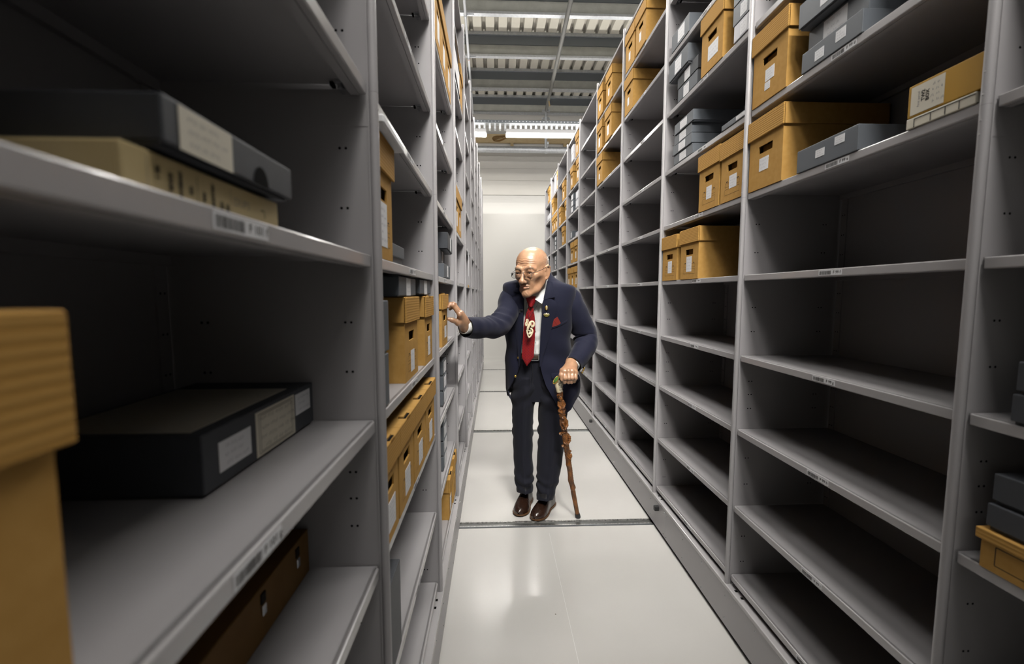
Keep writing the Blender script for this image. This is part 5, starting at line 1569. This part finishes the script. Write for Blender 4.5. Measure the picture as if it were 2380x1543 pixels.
grid_mesh(m, np.array(rows)[:300, ::-1], M['wood'], capa=True, capb=True)
def SP(u, rgt=0.0, frt=0.0):
    i = int(min(max(u, 0), 1) * (NS - 1)); t = C[min(i + 1, NS - 1)] - C[max(i - 1, 0)]; t /= np.linalg.norm(t)
    ax = V3(1, 0, 0) - t * t[0]; ax /= np.linalg.norm(ax); ay = np.cross(t, ax)
    return C[i] + ax * rgt - ay * frt
W = Sculpt()
def wch(pts, r, k=.004, op='u'): W.chain([SP(*p) for p in pts], r, k, op)
def wel(p, r, k=.004, op='u'): W.ell(SP(*p), r, np.eye(3), k, op)
W.chain([SP(u) for u in np.linspace(.44, 1.0, 24)], [float(q) for q in np.interp(np.linspace(.44, 1, 24), [.44, .6, .70, .72, 1], [.0140, .0150, .0150, .0125, .0125])], .004)
wel((.985,), (.0178, .0178, .012)); wel((.958, -.002, .002), (.0172, .0180, .0225), .005)
wch([(.966, -.016, .009), (.967, -.004, .0185), (.966, .006, .0165)], .0038); wch([(.962, -.007, .0185), (.947, -.0085, .0205)], [.0030, .0048])
wch([(.938, -.013, .0135), (.938, -.004, .0185), (.938, .004, .0155)], .0028); wel((.931, -.004, .010), (.010, .010, .007))
wel((.957, -.0125, .0155), (.0045, .0045, .0042), .002, 's'); wel((.957, .0005, .0195), (.0045, .0045, .0042), .002, 's')
wel((.893, 0, .002), (.0170, .0160, .028), .004)
wch([(.915, .013, .005), (.893, .0195, .006), (.873, .012, .016)], [.0062, .0056, .0048], .003); wch([(.915, -.013, .007), (.893, -.0165, .011), (.871, -.005, .018)], [.0062, .0054, .0048], .003)
wch([(.868, .008, .014), (.850, .0165, .008), (.838, .007, .016)], .0068, .003); wch([(.868, -.008, .012), (.850, -.0155, .009), (.838, -.006, .015)], .0066, .003)
for u in (.826, .811): wel((u,), (.0195, .0195, .0065), .003)
wel((.795, 0, .002), (.0185, .0180, .0085), .003); wel((.768, 0, .004), (.0160, .0160, .024), .004)
wel((.770, -.004, .0195), (.0070, .0060, .0150), .003, 's'); wch([(.787, -.011, .016), (.792, -.002, .0205), (.783, .006, .018)], .0030)
wch([(.788, .012, .012), (.755, .0205, .006), (.722, .0190, .009), (.700, .006, .0185), (.694, -.006, .0170)], [.0055, .0065, .0068, .0060, .0045], .003)
wch([(.772, -.015, .009), (.738, -.0165, .011), (.705, -.011, .0150)], .0050, .003); wch([(.750, -.004, .018), (.722, .004, .018)], .0045, .003)
wel((.660, -.0215, .007), (.0105, .0095, .0100), .003); wch([(.668, -.012, .013), (.676, .002, .0180)], .0045, .003)
wch([(.652, .0150, .007), (.622, .0225, .006), (.594, .0205, .009), (.578, .007, .0190), (.584, -.010, .0155)], [.0060, .0082, .0080, .0066, .0052], .003)
wel((.614, .0245, .004), (.0062, .0080, .0130), .003); wel((.561, -.0195, .010), (.0088, .0082, .0090), .003)
wel((.512, .0160, .005), (.0075, .0075, .0090), .003); wel((.480, .0165, .006), (.0080, .0080, .0140), .003); wch([(.50, -.012, .010), (.47, .002, .016), (.455, .013, .009)], .0042, .003)
def groove(Q):
    u = np.interp(Q[:, 2], C[:, 2], s_); c = np.stack([np.interp(u, s_, C[:, i]) for i in (0, 1)], 1)
    a = np.arctan2(Q[:, 1] - c[:, 1], Q[:, 0] - c[:, 0])
    return np.where(u < .70, .0010 * np.sin(u * 330 + 8 * a), .0005 * np.sin(u * 700 + 3 * a)) * (u < 1)
W.disp.append(groove)
lo_ = C[270:].min(0) - .05; hi_ = C.max(0) + .05
wv, wf = W.mesh(.0013, lo_, hi_)
m.add(wv.tolist(), wf.tolist(), M['wood'], True)
splace('shaft', m.build('stick_shaft'))
m = MB()
for (u, dx, dy) in ((.957, -.0115, .0140), (.957, .0005, .0175), (.797, -.003, .0200), (.662, -.0285, .0130), (.655, -.0200, .0165), (.561, -.0240, .0165)):
    m.ball(SP(u, dx, dy), .0024, M['pale'], 8, 6)
splace('shell_eye', m.build('shell_eye'))
m = MB(); m.tube([tip + V3(0, 0, .0), tip + V3(0, 0, .004), C[21], C[30]], [.0135, .0155, .0155, .0140], M['rubber'], 20); splace('ferrule', m.build('ferrule'))
m = MB()
hp_ = [onY(1301, 910, 2.342), onY(1300.5, 901, 2.339), onY(1299.5, 893, 2.335), onY(1303, 884.5, 2.330), onY(1312, 879, 2.327), onY(1324, 876, 2.325), onY(1338, 873.5, 2.327)]
B = bez(hp_, 50); rr = np.interp(np.linspace(0, 1, 50), [0, .15, .35, .5, .65, .85, 1], [.0165, .0175, .0215, .0225, .0175, .0145, .0105])
m.tube([tuple(b + V3(0, 0, 0)) for b in B], [float(q) * (1 + .08 * math.sin(i * 1.1)) for i, q in enumerate(rr)], M['bone2'], 18)
m.tube([onY(1297.5, 911, 2.330), onY(1295.5, 899, 2.324), onY(1293.5, 889, 2.322)], [.009, .0115, .012], M['bone'], 14)
splace('bone_head', m.build('bone_head'))
c = onY(1292.5, 883, 2.318); nrm = V3(-.72, -.45, .52); nrm /= np.linalg.norm(nrm); a = np.cross(nrm, V3(0, 1, 0)); a /= np.linalg.norm(a); b = np.cross(nrm, a)
m = MB(); m.tube([tuple(c + (a * .0235 * math.cos(t) + b * .014 * math.sin(t))) for t in np.linspace(0, 2 * PI, 40)], .0030, M['gold'], 10, cap=False)
for t in np.linspace(0, 2 * PI, 27)[:-1]: m.ball(c + (a * .0235 * math.cos(t) + b * .014 * math.sin(t)) + nrm * .0022, .0022, M['gold'], 8, 5)
m.tube([tuple(c - nrm * .012 ), tuple(c - nrm * .001)], [.013, .0165], M['bone'], 20)
splace('gold_rim', m.build('gold_rim'))
m = MB(); V = []; F = []
for i in range(7):
    th = (PI / 2) * i / 6
    for j in range(28):
        t = 2 * PI * j / 28; V.append(c + (a * .0215 * math.cos(t) + b * .0125 * math.sin(t)) * math.cos(th) + nrm * .007 * math.sin(th))
for i in range(6):
    for j in range(28): F.append((i * 28 + j, i * 28 + (j + 1) % 28, (i + 1) * 28 + (j + 1) % 28, (i + 1) * 28 + j))
m.add(V, F, M['green'], True); splace('greenstone', m.build('greenstone'))
# ------------------------------------------------------------------ lights, camera
def area(name, loc, sx, sy, power, col=(1, .97, .92), rx=0.0, spread=PI):
    l = bpy.data.lights.new(name, 'AREA'); l.shape = 'RECTANGLE'; l.size = sx; l.size_y = sy; l.energy = power; l.color = col; l.spread = spread
    o = bpy.data.objects.new(name, l); o.location = loc; o.rotation_euler = (rx, 0, 0); COL.objects.link(o); return o
POW = ((58, PI, 0), (54, 2.8, 0), (38, 1.8, .52), (50, .88, .84), (12, 1.7, .12))  # spreads and tilts shape the light; narrow beam added to front-light the man
for r, (y, lz) in enumerate(LROWS):
    for i, x in enumerate(SEG):
        pw, sp, tl = POW[r]
        if r == 2 and i == 1: pw *= .72            # dimmed so the near right shelves stay darker
        if r == 4 and i != 2: continue             # single lamp added to brighten the near left shelves
        area('tube_lamp', (x, y, lz - .004), 1.25, .07, pw, rx=tl, spread=sp)
        if r < 2: area('deck_fill_uplight', (x, y, lz + .125), 1.2, .05, (9, 5)[r], rx=PI)  # upward fill added above the housings to brighten the roof deck
w = bpy.data.worlds.new('room_dark'); bpy.context.scene.world = w; w.use_nodes = True
w.node_tree.nodes['Background'].inputs['Color'].default_value = (.5, .5, .5, 1)
w.node_tree.nodes['Background'].inputs['Strength'].default_value = 0.0
cam = bpy.data.cameras.new('camera'); cam.sensor_width = 36; cam.lens = 36 * 1030.306 / 2380; cam.clip_start = .02
co = bpy.data.objects.new('camera', cam); COL.objects.link(co)
co.location = (0, 0, EYE); co.rotation_euler = (PI / 2 - .0865, 0, -.0392)
cam.dof.use_dof = True; cam.dof.focus_distance = 2.35; cam.dof.aperture_fstop = 3.6
sc = bpy.context.scene; sc.camera = co
sc.view_settings.view_transform = 'Standard'; sc.view_settings.look = 'None'; sc.view_settings.gamma = 1
sc.view_settings.exposure = 0.0; sc.view_settings.use_curve_mapping = False
sc.cycles.max_bounces = 8; sc.cycles.diffuse_bounces = 1; sc.cycles.glossy_bounces = 4; sc.cycles.transmission_bounces = 6
sc.cycles.caustics_reflective = False; sc.cycles.caustics_refractive = False
sc.cycles.sample_clamp_indirect = 4.0
sc.cycles.use_denoising = True
